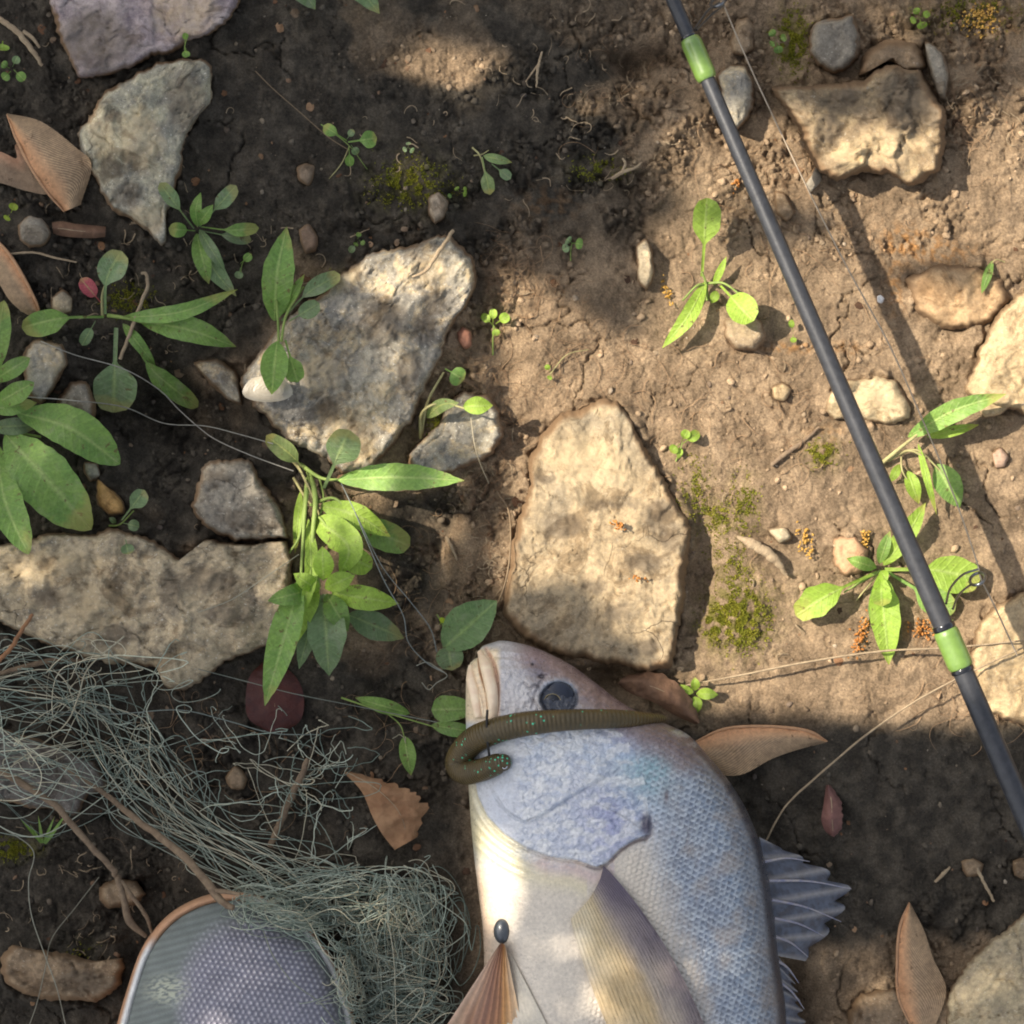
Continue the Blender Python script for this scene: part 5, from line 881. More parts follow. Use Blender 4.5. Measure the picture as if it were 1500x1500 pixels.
# belly, throat, lips
bm = sst(1225, 1290, YY+.22*(XX-760))*(1-IN)*sst(1010, 930, XX-.30*(YY-1300)); paint(bm, (222, 208, 186), .95); paint(bm*N(50, 66), (206, 194, 176), .6); paint(bm*np.exp(-((XX-Lf[:, None])/22)**2), (220, 190, 160), .8)
thr = (1-IN)*sst(800, 740, XX)*sst(1060, 1100, YY)*sst(1290, 1230, YY-.5*(XX-700)); paint(thr, (222, 212, 178), .9); paint(fold*thr, (206, 196, 166), .5)
paint(np.exp(-((dop-30)/16)**2)*(ins < 0)*(XX < 860)*sst(1130, 1190, YY), (226, 212, 166), .6); paint(np.exp(-((dop-14)/12)**2)*(ins < 0)*(XX < 900)*sst(1230, 1250, YY)*sst(760, 800, XX), (206, 180, 172), .8)
lp = sst(736, 726, XX-.0*(YY))*sst(1065, 1050, YY)*(XX < 740)*sst(945, 956, YY); paint(lp, (250, 226, 188), .95)
for ln_, cc_, k_ in (([(712,950),(724,975),(729,1005),(728,1046)],(222,176,150),.6),([(702,956),(706,985),(716,1018),(718,1050)],(216,164,138),.7),([(692,985),(702,1010),(710,1034)],(206,170,130),.5)):
    paint(np.exp(-(near(ln_)[0]/3.4)**2)*(YY < 1060), cc_, k_)
paint(np.exp(-((dop*ins+3)/2.6)**2)*sst(.08, .2, pop)*(pop < .5), (110, 92, 92), .8); paint(np.exp(-((dpi+2)/1.8)**2)*(ppr < .5), (128, 134, 150), .35)
paint(np.exp(-(((XX-946)/8.)**2+((YY-1208)/15.)**2)**1.5), (74, 70, 92), .95); paint(np.exp(-(((XX-976)/4.)**2+((YY-1166)/10.)**2)), (104, 84, 84), .8)
paint(cheek*sst(.3, .0, hs_)*.6, (140, 150, 174), .6)
paint(sst(ER+3, ER-1, de), (52, 56, 68), 1); paint(np.exp(-((de-ER-1)/4.5)**2)*sst(1018, 1006, YY), (170, 178, 190), .5); paint(np.exp(-((nost+1.2)/.5)**2)*(nost < -.5), (40, 32, 34), .9)
paint(cheek*sst(.54, .40, vs2)*N(20, 85), (140, 150, 170), .5); paint(cheek*sst(-.25, .4, fbm(XX/26, YY/16, 81, 4)), (232, 230, 224), .6)
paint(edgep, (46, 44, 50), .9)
paint(np.exp(-(((XX-947)/8.)**2+((YY-1207)/16.)**2)**1.5), (66, 62, 82), .95)
col *= .93*(1+.10*fbm(XX/6, YY/6, 67, 3))[..., None]
# closed body
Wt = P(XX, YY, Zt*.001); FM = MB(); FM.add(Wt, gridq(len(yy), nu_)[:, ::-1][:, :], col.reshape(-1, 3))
ubx = uu[::6] if (nu_-1) % 6 == 0 else uu[np.unique(np.concatenate([np.arange(0, nu_, 6), [nu_-1]]))]
ry = np.unique(np.concatenate([np.arange(0, len(yy), 6), [len(yy)-1]])); Yb = yy[ry][:, None]+0*ubx; Xb = (Lf+Rf)[ry][:, None]/2+(Rf-Lf)[ry][:, None]/2*ubx
Zb = zc_[ry][:, None]-thick[ry][:, None]*np.clip(1-np.abs(ubx)**2.3, 0, 1)**.5*.97
zg = np.maximum(Zb*.001, -.004); FM.add(P(Xb, Yb, zg), gridq(len(ry), len(ubx)), np.broadcast_to(C((206, 198, 186)), (Xb.size, 3)))
def m_fish():
    t = NT('fish_skin'); c = t.mix(1.0, t.attr().outputs['Color'], t.ramp(t.noise(700, 5, .7), [(.3, .86), (.7, 1.12)]), 'MULTIPLY')
    t.set(Base_Color=c, Roughness=t.ramp(t.noise(300, 5, .6), [(.3, .22), (.7, .42)]), Specular_IOR_Level=.6, Coat_Weight=.3, Coat_Roughness=.14, Metallic=.05)
    
    n = t.bump(t.noise(330, 6, .65, .4), .0007, .7); t.bump(t.noise(1400, 4, .6), .00025, .6, n); return t.m
fish = empty('fish', 880, 1400, -.002, 'large silver freshwater fish lying on its side with a lure across its cheek', 'fish')
body = FM.build('body', m_fish(), fish)
def fz(px, py):                       # height of the fish's upper skin at a pixel (metres)
    px = np.asarray(px, float); py = np.asarray(py, float); i = np.clip(np.searchsorted(yy, py), 0, len(yy)-1)
    l, r = Lf[i], Rf[i]; u = np.clip((px-(l+r)/2)/((r-l)/2+1e-6), -1, 1); j = np.clip(np.searchsorted(uu, u), 0, nu_-1); return Zt[i, j]*.001
# eye: dark ball with pupil and thin gold ring
def dome(parent, name, cx, cy, r, z0, h, mat, ry=None, n=32, k=12, tilt=0.):
    th = np.linspace(0, 2*np.pi, n, endpoint=False); s_ = np.linspace(.01, 1, k)[:, None]; ry = ry or r
    X = cx+r*s_*np.cos(th); Y = cy+ry*s_*np.sin(th); Z = z0+h*np.sqrt(np.clip(1-s_**2, 0, 1))+tilt*(X-cx)*S+0*X
    mb = MB(); mb.add(P(X, Y, Z), gridq(k, n, True)[:, ::-1]); return mb.build(name, mat, parent)
ez = float(np.median(fz([EX-40, EX+36], [EY, EY])))-.0022
eb = dome(fish, 'eye', EX, EY, ER-2, ez-.0006, .0016, m_simple('eye_dark', (40, 47, 62), (22, 26, 36), .25, 90, 0, .4, coat=.4))
dome(eb, 'pupil', EX-9, EY+6, 12.5, ez+.0012, .0011, m_simple('pupil_black', (10, 12, 18), None, .12, 60, 0, .5, coat=.6))
th = np.linspace(0, 2*np.pi, 40); mb = MB(); tube(mb, P(EX-9+12.6*np.cos(th), EY+6+12.6*np.sin(th), ez+.0019), .45*S, 5, cap=False); mb.build('iris_ring', m_simple('iris_gold', (190, 170, 120), None, .3, 60, 0, .6, metal=.6), eb)

LIP = m_simple('lip_skin', (246, 224, 190), (232, 198, 164), .4, 120, .0004, .5, coat=.3)
for pts_, r_l, nm in (([(703,955),(711,975),(719,1005),(722,1030),(722,1052)], [4,8.5,9,8,7], 'lip'), ([(689,975),(691,995),(697,1020),(702,1050)], [3,8.5,9.5,8], 'lip')):
    p = spline(pts_, 30); zf = fz(p[:, 0]+2, p[:, 1]); zf = np.convolve(np.pad(zf, 4, 'edge'), np.ones(9)/9, 'valid'); rl_ = np.interp(np.linspace(0, 1, 30), np.linspace(0, 1, len(r_l)), r_l)*S
    mb = MB(); tube(mb, P(p[:, 0], p[:, 1], zf-rl_*.45), rl_, 14); mb.build(nm, LIP, fish)
def fan(parent, name, mat, root, tips, zr, zt, nr, bow=0., colf=None, ray=.0005, nu=None, droop=0., onfish=False, label=None, scallop=0., thick=.0005, curve=(0, 0)):
    """fin membrane spread between a root line and a tip line (pixels) with raised rays"""
    nu = nu or nr*8+1; nv = 40; A = spline(root, nu); B = spline(tips, nu); v = np.linspace(0, 1, nv)[:, None]; u = np.linspace(0, 1, nu)[None]
    X = A[None, :, 0]*(1-v)+B[None, :, 0]*v; Y = A[None, :, 1]*(1-v)+B[None, :, 1]*v
    rp = np.cos(u*nr*2*np.pi); k = 1-scallop*(v**6)*(1-(.5+.5*rp)**.5)
    X = A[None, :, 0]+(X-A[None, :, 0])*k; Y = A[None, :, 1]+(Y-A[None, :, 1])*k
    X = X+(curve[0]*(1-u)+curve[1]*u)*np.sin(np.pi*v**.8); 
    zr_ = np.interp(u[0], np.linspace(0, 1, len(zr)), zr)[None]; zt_ = np.interp(u[0], np.linspace(0, 1, len(zt)), zt)[None]
    Z = zr_*(1-v)+zt_*v+bow*np.sin(np.pi*v)
    if onfish: Z = np.maximum(fz(X, Y)+.0006+Z, 0)
    Z = Z+ray*np.clip(rp, -.2, 1)*(1-.5*v)+.25*ray*np.cos(u*nr*6*np.pi+v*9)
    c = colf(u+0*v, v+0*u, rp+0*v, X, Y) if colf else np.ones(X.shape+(3,))
    uv = np.stack(np.broadcast_arrays(u, v), -1)
    mb = MB(); q = gridq(nv, nu); mb.add(P(X, Y, Z), q, c.reshape(-1, 3), uv); mb.add(P(X, Y, Z-thick), q[:, ::-1], c.reshape(-1, 3), uv)
    o = mb.build(name, mat, parent)
    if label: o['label'] = label
    return o
FIN = m_vcol('fin', .4, .45, 500, .0004, (.85, 1.12), .2, tr=.12)
def lerpc(cs, t):
    cs = np.array([lin(c) for c in cs]); n = len(cs)-1; t = np.clip(t, 0, 1)*n; i = np.minimum(t.astype(int), n-1); f = (t-i)[..., None]; return cs[i]*(1-f)+cs[i+1]*f
def c_pec(u, v, rp, X, Y):
    c = lerpc([(120, 108, 112), (152, 138, 132), (184, 168, 150), (206, 184, 142), (218, 202, 168), (230, 220, 202)], u*.85+.1*v+.12*fbm(X/40, Y/40, 3, 3))
    b = sst(.45, .05, v)[..., None]*sst(.75, .3, u)[..., None]; c = c*(1-b*.7)+lin((92, 82, 100))*b*.7
    e = np.exp(-((v-.45)/.22)**2)[..., None]*sst(.35, .6, u)[..., None]*.7; c = c*(1-e)+lin((202, 172, 122))*e
    return c*(1+.05*rp[..., None]*(.5+fbm(X/30, Y/30, 6, 2))[..., None])
fan(fish, 'pectoral_fin', FIN, [(884,1268),(878,1290),(862,1318),(836,1346)], [(1066,1590),(1044,1630),(1004,1650),(946,1630)], (.001,.0012,.001,.0008), (.002,.003,.003,.0010), 24, .0022, c_pec, .0002, onfish=True, curve=(24, -8))
def c_pel(u, v, rp, X, Y):
    c = lerpc([(206, 176, 150), (176, 138, 112), (156, 112, 88), (170, 120, 84), (206, 152, 92), (216, 186, 150)], u+.05*fbm(X/20, Y/60, 4, 3)); return c*(1+.22*np.clip(rp, -1, 1)[..., None])
fan(fish, 'pelvic_fin', FIN, [(731,1384),(735,1382),(740,1384)], [(636,1530),(672,1590),(726,1600),(772,1540)], (.047,.050,.051), (.022,.030,.034,.045), 8, .003, c_pel, .0006, label='reddish brown pelvic fin spread toward the bottom edge')
fan(fish, 'pelvic_fin', FIN, [(738,1392),(746,1396),(752,1404)], [(776,1580),(806,1590),(836,1570)], (.0001,.0001,.0001), (.0003,.0003,.0003), 5, .0002, lambda u, v, rp, X, Y: lerpc([(226, 214, 192), (206, 198, 180)], v), .0001, onfish=True, thick=.0003, label='pale cream pelvic fin lying flat on the belly')
def c_dor(u, v, rp, X, Y):
    c = lerpc([(84, 80, 84), (70, 72, 80), (92, 98, 112), (76, 76, 84)], .5+.6*fbm(X/16, Y/16, 5, 3)+.2*v); k = sst(.5, .95, rp)[..., None]; return c*(1-k*.6)+lin((170, 164, 158))*k*.6
fan(fish, 'dorsal_fin', FIN, [(1112,1226),(1126,1290),(1134,1350),(1138,1400)], [(1136,1238),(1190,1262),(1246,1300),(1226,1350),(1180,1408)], (.024,.026,.027,.027), (.018,.015,.010,.008,.014), 6, .001, c_dor, .0007, scallop=.22, label='blue-grey spiny dorsal fin fanned open')
fan(fish, 'dorsal_fin', FIN, [(1136,1396),(1144,1470),(1150,1560),(1130,1680)], [(1162,1430),(1176,1480),(1190,1560),(1170,1700)], (.026,.026,.026,.024), (.018,.016,.016,.014), 12, .001, c_dor, .0006, scallop=.55, label='rear dorsal fin of short folded spines')
SPN = m_simple('fin_spine', (168, 160, 156), (120, 124, 150), .35, 300, 0, .5)
for (a, b, h0, h1) in (((1120,1262),(1186,1262),.027,.0165),((1126,1290),(1247,1302),.028,.0115),((1130,1318),(1232,1350),.028,.0105),((1134,1345),(1208,1372),.028,.012),((1136,1372),(1184,1402),.028,.015),((1140,1408),(1170,1440),.027,.018),((1144,1440),(1178,1478),.027,.017)):
    p = spline([a, ((a[0]+b[0])/2, (a[1]+b[1])/2-5), b], 14); mb = MB(); tube(mb, P(p[:, 0], p[:, 1], np.linspace(h0, h1, 14)+.0008), np.linspace(2.4, .5, 14)*S, 6); mb.build('fin_spine', SPN, fish)
# tail beyond the lower edge of the frame
fan(fish, 'tail_fin', FIN, [(880,2070),(910,2076),(940,2070)], [(800,2240),(860,2270),(930,2280),(1020,2240)], (.012,.013,.012), (.006,.007,.006), 12, .002, c_dor, .0004)
# the thing at the pelvic root: small dark glossy bead-like drop
bead = dome(None, 'sinker_weight', 736, 1364, 13, float(fz(736, 1364))-.0004, .0042, m_simple('dark_lead', (72, 76, 80), (54, 58, 62), .25, 120, .0003, .6, coat=.6), ry=19)
tag(bead, 'small dark glossy teardrop resting on the fish belly above the pelvic fin', 'weight')

# ------------------------------------------------------------------ soft worm lure
LUR = NT('lure_olive'); sep = LUR.n('ShaderNodeUVMap'); sxx = LUR.n('ShaderNodeSeparateXYZ'); LUR.l(sep.outputs[0], sxx.inputs[0])
rg = LUR.math('SINE', LUR.math('ADD', LUR.math('MULTIPLY', sxx.outputs[1], 640.0), LUR.math('MULTIPLY', LUR.noise(60, 2), 6.0))); cc = LUR.mix(LUR.ramp(LUR.noise(90, 4), [(.35, 0), (.65, 1)]), lin((88, 72, 40)), lin((72, 62, 38)))
gl = LUR.n('ShaderNodeTexVoronoi'); LUR.l(LUR.tc, gl.inputs['Vector']); gl.inputs['Scale'].default_value = 520; gm = LUR.math('MULTIPLY', LUR.ramp(gl.outputs[0], [(.2, 1), (.3, 0)]), LUR.ramp(LUR.noise(75, 2), [(.5, 0), (.56, 1)]))
sc3 = LUR.n('ShaderNodeSeparateColor'); LUR.l(gl.outputs[1], sc3.inputs[0]); gm = LUR.math('MULTIPLY', gm, LUR.ramp(sc3.outputs[0], [(.45, 0), (.5, 1)]))
cc = LUR.mix(gm, cc, lin((70, 196, 150))); LUR.set(Base_Color=cc, Roughness=.42, Specular_IOR_Level=.4, Coat_Weight=.1); LUR.bump(rg, .0003, .5)
lure = empty('soft_worm_lure', 800, 1060, .05, 'olive-brown ribbed soft worm lure with green glitter curled across the fish head', 'fishing lure')
lp_ = spline([(974,1053),(940,1053),(900,1053),(850,1054),(800,1057),(755,1063),(715,1074),(690,1088),(674,1108),(672,1122),(684,1131),(705,1128),(726,1120),(737,1117)], 200)
lr_ = np.interp(np.linspace(0, 1, 200), [0, .03, .1, .3, .45, .6, .72, .8, .9, .97, 1], [4, 8, 12, 17, 19.5, 20, 19.5, 18, 16.5, 14.5, 10])*(1+.04*perlin(np.linspace(0, 9, 200), np.zeros(200), 8))
zz = np.maximum(fz(lp_[:, 0], lp_[:, 1]), 0); xs_ = lp_[:, 0]; zt = np.where(xs_ < 700, np.interp(xs_, [665, 700], [.026, .040]), zz); zt = np.interp(np.arange(200), np.arange(200)[::14], zt[::14])
zt = np.maximum(zt, np.where(xs_ > 700, fz(lp_[:, 0], lp_[:, 1]), 0))+lr_*S*.8
kk = np.ones(9)/9; zt = np.convolve(np.pad(zt, 4, 'edge'), kk, 'valid')
mb = MB(); tube(mb, P(lp_[:, 0], lp_[:, 1], zt), lr_*S*.96, 28); mb.build('worm_body', LUR.m, lure)
HK = m_simple('hook_metal', (60, 58, 56), None, .3, 60, 0, .6, metal=.9); SLV = m_simple('wire_silver', (200, 200, 200), None, .25, 60, 0, .6, metal=.9)
zh = float(fz(720, 1100)); mb = MB(); p = spline([(714,1040),(713,1060),(714,1085),(716,1100),(717,1112)], 20); tube(mb, P(p[:, 0], p[:, 1], np.linspace(zh+.010, zh+.006, 20)), 1.9*S, 7); mb.build('hook_shank', HK, lure)
a = np.linspace(.5, 5.6, 20); mb = MB(); tube(mb, P(739+4.5*np.cos(a), 1119+7*np.sin(a), zt[-1]+.0035+.001*np.sin(a)), .9*S, 6); mb.build('hook_eye', SLV, lure)
dome(lure, 'worm_nose', 737, 1117, 12.5, zt[-1]+.001, .0040, LUR.m, ry=13)

# ------------------------------------------------------------------ fishing rod
def rz(t): return .072+.012*t        # the rod rises a little toward the lower end
ra, rb = np.array([980., -14.]), np.array([1512., 1218.])
dirr = (rb-ra)/np.linalg.norm(rb-ra); A0 = ra-dirr*600; B0 = rb+dirr*900; LT = np.linalg.norm(B0-A0)
def rp_(s_): p = A0+dirr*s_; t = (s_-600)/np.linalg.norm(rb-ra); return p, rz(t)
def rr_(s_): return np.interp(s_, [0, 600, 600+1340, LT], [7.4, 9.6, 15.2, 20])*S
BLK = m_simple('rod_black', (58, 59, 62), (44, 45, 48), .42, 260, .0001, .45, coat=.15); GRN = m_simple('rod_wrap_green', (114, 144, 66), (104, 132, 60), .3, 300, .0002, .5, coat=.8)
BLK2 = m_simple('rod_trim_black', (20, 20, 22), None, .2, 60, 0, .6, coat=.8); GRY = m_simple('rod_guide_steel', (120, 122, 124), None, .28, 60, 0, .6, metal=.85)
rod = empty('fishing_rod', 1260, 640, rz(.5), 'black fishing rod with two lime green bands slanting across the right side', 'fishing rod')
def rseg(name, s0, s1, extra, mat, k=32, n=40, bulge=0., parent=rod):
    s_ = np.linspace(s0, s1, n); pts = []; 
    for q in s_:
        p, z = rp_(q); pts.append(P(p[0], p[1], z))
    t = np.linspace(0, 1, n); r = np.array([rr_(q) for q in s_])+extra*S+bulge*S*np.clip(np.minimum(t, 1-t)*8, 0, 1)**.5
    mb = MB(); tube(mb, np.array(pts), r, k); return mb.build(name, mat, parent)
rseg('blank', 0, LT, 0, BLK, n=120)
def s_at(x, y): return float(np.dot(np.array([x, y])-A0, dirr))
s1 = s_at(1009, 56); s2 = s_at(1038, 116); rseg('green_band', s1, s2, 1.5, GRN, bulge=3.2); rseg('trim_ring', s1-4, s1+.5, 1.2, BLK2, n=6, bulge=1)
s3 = s_at(1386, 922); s4 = s_at(1413, 976); rseg('green_band', s3, s4, 1.6, GRN, bulge=2.0); rseg('trim_ring', s3-9, s3-.5, 1.4, BLK2, n=8, bulge=.8); rseg('trim_ring', s4+.5, s4+7, 1.4, BLK2, n=8, bulge=.8)
def guide(cx, cy, feet, zc2, ang, rx, ry):
    g = empty('line_guide', cx, cy, zc2, 'x', 'x'); del g['label'], g['category']; g.parent = rod; g.matrix_parent_inverse = rod.matrix_basis.inverted()
    a = np.linspace(0, 2*np.pi, 40); ca, sa = math.cos(R(ang)), math.sin(R(ang)); X = cx+rx*np.cos(a)*ca-ry*np.sin(a)*sa; Y = cy+rx*np.cos(a)*sa+ry*np.sin(a)*ca
    mb = MB(); tube(mb, P(X, Y, zc2+.007*np.sin(a)), 2.3*S, 8, cap=False); o = mb.build('guide_ring', GRY, rod)
    for f, zf in feet:
        p = spline(f, 18); mb = MB(); tube(mb, P(p[:, 0], p[:, 1], spline([[q] for q in zf], 18)[:, 0]), 1.7*S, 7); mb.build('guide_frame', GRY, rod)
    bpy.data.objects.remove(g)
guide(1432, 848, [([(1386,884),(1392,862),(1410,842),(1432,834)],(.076,.062,.050,.044)),([(1396,892),(1404,872),(1420,858),(1430,856)],(.076,.060,.046,.040))], .043, -28, 12, 8)
guide(1052, 2, [([(1016,44),(1026,30),(1038,14),(1054,4)],(.068,.056,.044,.036)),([(1020,44),(1030,34),(1044,20),(1060,8)],(.068,.054,.042,.034))], .035, -30, 12, 6)
LINE = m_simple('line_mono', (176, 160, 138), (150, 134, 112), .35, 300, 0, .5)
mb = MB(); p = spline([(1040,-60),(1060,6),(1098,96),(1130,165),(1180,270),(1240,390),(1300,500),(1345,600),(1395,720),(1430,820),(1437,848),(1456,886),(1490,960)], 90); t = np.linspace(0, 1, 90)
tube(mb, P(p[:, 0], p[:, 1], np.interp(t, [0, .06, .3, .6, .86, 1], [.028, .027, .020, .017, .031, .016])), 1.15*S, 6, cap=False); mb.build('fishing_line', LINE, rod)

# ------------------------------------------------------------------ net tangle and loose threads
NET = m_vcol('net_fibre', .6, .25, 500, 0, (.8, 1.2), tr=.1)
ncols = [lin((180, 188, 170)), lin((194, 198, 176)), lin((158, 170, 154)), lin((208, 200, 172)), lin((134, 148, 134))]
shoe_top = lambda x, y: np.where(True, .0, 0)
def shoe_z(x, y): return .076*np.clip(1-((x-352)/185)**2-((np.minimum(y, 1480)-1480)/176)**2, 0, 1)**.38
def strand(mb, pts, z, r, ccol, n=60, floor=True):
    p = spline(pts, n); zz = spline([[q] for q in z], n)[:, 0]
    if floor: zz = np.maximum(zz+gs_(p[:, 0], p[:, 1]), np.where(shoe_z(p[:, 0], p[:, 1]) > .012, shoe_z(p[:, 0], p[:, 1])+.0015, -1))
    tube(mb, P(p[:, 0], p[:, 1], zz), r*S, 4, np.array(ccol), cap=False)
rs = np.random.default_rng(5); nb = MB()
def curly(cx, cy, rx, ry, zlo, zhi, nturn=2.2, n=90):
    t = np.linspace(0, 1, n); k = rs.normal(size=(2, 5)); ph = rs.uniform(0, 6.28, (2, 5)); fr = np.array([.5, 1., 1.7, 2.6, 4.1])*nturn
    x = sum(k[0, i]/(i+1)**.9*np.cos(fr[i]*t*6.28/2+ph[0, i]) for i in range(5)); y = sum(k[1, i]/(i+1)**.9*np.cos(fr[i]*t*6.28/2+ph[1, i]) for i in range(5))
    x += .035*perlin(t*12+rs.uniform(0, 50), t*0, 3); y += .035*perlin(t*12+rs.uniform(0, 50), t*0, 4)
    q = np.hypot(x, y)+1e-6; k_ = np.tanh(q*.62)*1.2/q; x = x*k_; y = y*k_; z = zlo+(zhi-zlo)*(.5+.5*np.sin(t*6.28*rs.uniform(.5, 2)+rs.uniform(0, 6)))
    return cx+rx*x, cy+ry*y, z
for i in range(300):                 # the dense knot between shoe and fish
    c_ = [(560,1400,120,100),(500,1330,150,70),(620,1360,70,110),(440,1320,110,50),(600,1470,90,60),(520,1420,60,70)][rs.integers(0, 6)]; x, y, z = curly(c_[0]+rs.normal()*14, c_[1]+rs.normal()*14, c_[2], c_[3], .002, rs.uniform(.006, .030), rs.uniform(.9, 2.6))
    x = x-max(0, x.max()-rs.uniform(610, 706)); y = y+max(0, 1244+abs(rs.normal())*34-y.min()); sz = shoe_z(x, y)
    inside = sz > .012; zz = np.where(inside, sz+.0012+.25*np.maximum(z, 0), z+gs_(x, y))
    cut = (x < 398+.0*y) & (y > 1345)
    if cut.mean() > .15: continue
    cut2 = ((x < 490) & (y > 1365)).mean()
    if cut2 > .12: continue
    tube(nb, P(x, y, zz), rs.uniform(.45, .8)*S, 4, ncols[rs.integers(0, 5)]*rs.uniform(.75, 1.2), cap=False)
for i in range(48):                 # strands sweeping from the left edge into the knot
    y0 = rs.uniform(940, 1170); s0 = rs.normal()*30; pts = [(-60, y0+rs.normal()*30), (60+rs.normal()*30, y0+20+rs.normal()*40), (160+rs.normal()*30, 1105+rs.normal()*45+(y0-1050)*.45), (210+rs.normal()*20, 1150+s0*1.4+rs.normal()*14), (280+rs.normal()*14, 1212+s0+rs.normal()*10), (350+rs.normal()*20, 1262+s0), (440+rs.normal()*30, 1310+s0*1.5), (520+rs.normal()*40, 1370+rs.normal()*40)]
    if rs.random() < .25: pts = pts[:5]
    k = rs.uniform(.003, .02); strand(nb, pts, [k, k*1.4, k*.6, k*1.2, k*.5, k, k*.8, k*.5], rs.uniform(.45, .75), ncols[rs.integers(0, 5)]*rs.uniform(.75, 1.15), 70)
for i in range(48):                  # loose loops over the upper left part
    x, y, z = curly(rs.uniform(-20, 260), rs.uniform(960, 1130), rs.uniform(70, 160), rs.uniform(40, 110), .002, rs.uniform(.008, .03), rs.uniform(.5, 1.1)); z = z+gs_(x, y)
    y = y+max(0, 935+abs(rs.normal())*20-y.min()); tube(nb, P(x, y, z), rs.uniform(.45, .75)*S, 4, ncols[rs.integers(0, 5)]*rs.uniform(.75, 1.15), cap=False)
for i in range(46):                  # wide arcs in the middle
    x, y, z = curly(rs.uniform(260, 520), rs.uniform(1090, 1230), rs.uniform(50, 130), rs.uniform(50, 110), .002, rs.uniform(.006, .025), rs.uniform(.4, .9)); z = z+gs_(x, y)
    y = y+max(0, 1025+rs.uniform(0, 30)-y.min()); tube(nb, P(x, y, z), rs.uniform(.45, .75)*S, 4, ncols[rs.integers(0, 5)]*rs.uniform(.8, 1.2), cap=False)
net = nb.build('net_tangle', NET); tag(net, 'tangled grey-green net fibres between the shoe and the fish', 'net', kind='stuff')
def thread(label, pts, z, c, r=1.2):
    mb = MB(); strand(mb, pts, z, r*.62, lin(c)*.8, 90); tag(mb.build('thread', NET), label, 'thread', 'loose threads')
thread('pale thread arching over the dark hollow, the upper of two', [(60,500),(110,520),(180,540),(232,570),(262,600),(290,625),(318,645),(370,668),(430,690)], (.016,.02,.024,.026,.022,.018), (176,170,156), 1.3)
thread('pale thread arching over the dark hollow, the lower of two', [(20,580),(100,586),(180,596),(240,620),(300,624),(350,636),(400,650)], (.016,.02,.022,.026,.022), (168,164,150), 1.3)
thread('grey thread running down through the leafy weed to the net knot', [(500,708),(525,760),(560,830),(600,880),(630,920),(640,955)], (.03,.034,.03,.02,.014), (150,156,150), 1.1)
thread('grey thread curling from the leafy weed down beside the mouth', [(520,750),(560,845),(590,900),(598,940),(624,970),(650,985)], (.034,.034,.024,.014,.012), (150,156,150), 1.2)
thread('long grey thread from the net past the red leaf to the fish', [(40,1040),(160,1046),(260,1040),(330,1055),(400,1074),(470,1076)], (.012,.016,.016,.014,.01), (140,148,138), 1.3)
thread('fine thread passing over the red leaf', [(290,980),(360,998),(430,1016),(520,1034),(640,1058)], (.022,.022,.02,.014,.014), (146,150,136), 1.0)
thread('brown curved rootlet beside the buff stone', [(728,720),(744,745),(748,780),(745,830),(735,870),(722,900)], (.003,.005,.006,.006,.004), (150,128,100), 2.2)
thread('pale thread hanging from the small rough stone', [(690,612),(695,650),(704,680),(716,708)], (.016,.016,.014,.006), (190,178,150), 1.3)
thread('short knotted thread left of the mouth', [(610,975),(625,970),(640,978),(655,990),(640,1000),(628,1010),(618,1000)], (.01,.012,.012,.01), (170,168,150), 1.2)
thread('white stiff thread over the lower edge of the flat slab', [(20,1118),(60,1092),(98,1058),(115,1020),(130,978),(182,932)], (.012,.018,.024,.026,.026), (186,178,152), 1.8)
thread('grey thread running down beside the dark stone at lower left', [(0,1210),(48,1245),(42,1290),(46,1340),(66,1400),(84,1450),(98,1510)], (.006,.008,.01,.012,.014), (166,164,146), 1.4)
thread('grey thread crossing its neighbour beside the dark stone at lower left', [(145,1285),(110,1330),(76,1375),(66,1420),(54,1470),(40,1510)], (.006,.01,.014,.014,.01), (150,146,128), 1.3)
thread('pale loop of thread on the toe of the shoe', [(352,1318),(348,1350),(366,1368),(400,1374),(426,1368)], (.0,.0,.0), (150,156,140), 1.1)
thread('thread lying down the right side of the shoe', [(360,1318),(384,1360),(400,1400),(430,1440),(470,1470),(500,1510)], (.0,.0,.0), (156,160,140), 1.2)
thread('fine thread across the flat slab', [(290,897),(340,878),(385,848),(438,812)], (.02,.022,.024), (170,166,146), 1.0)
thread('thin straw line on the earth beside the three-leaf seedling', [(374,104),(400,130),(440,165),(480,200),(508,218)], (.003,.003,.004), (150,128,100), 1.1)

# ------------------------------------------------------------------ shoe
shoe = empty('shoe', 345, 1600, .0, 'grey-green knitted shoe toe with white and orange rim at the bottom left', 'shoe')
SCX = 352; 
OUT = [(171,1510),(185,1460),(205,1400),(228,1362),(258,1334),(300,1314),(345,1308),(392,1318),(436,1346),(472,1386),(500,1436),(520,1510),(536,1640),(535,1800),(520,2000),(500,2150),(440,2250),(350,2280),(260,2250),(205,2150),(185,2000),(168,1800),(164,1640)]
oc = np.array(OUT, float)[::1]; oc = spline(np.vstack([oc, oc[:1]]), 641)[:-1]
sc_c = np.array([350., 1560.])
M_ = len(oc); K_ = 150; sv = np.linspace(0, 1, K_)
# spine: collapse rings to the long axis of the shoe
axis_y = np.clip(oc[:, 1], 1450, 2150); axp = np.column_stack([np.full(M_, 352.), axis_y])
zrim = .030; 
def shoe_h(X, Y, s_): 
    along = np.interp(Y, [1300, 1400, 1500, 1650, 1800, 2300], [.024, .034, .040, .056, .070, .075])
    return zrim+along*(1-s_**2.1)**.62
sg = (1-sv[:, None]**1.0); X = oc[None, :, 0]*(1-sg)+axp[None, :, 0]*sg; Y = oc[None, :, 1]*(1-sg)+axp[None, :, 1]*sg
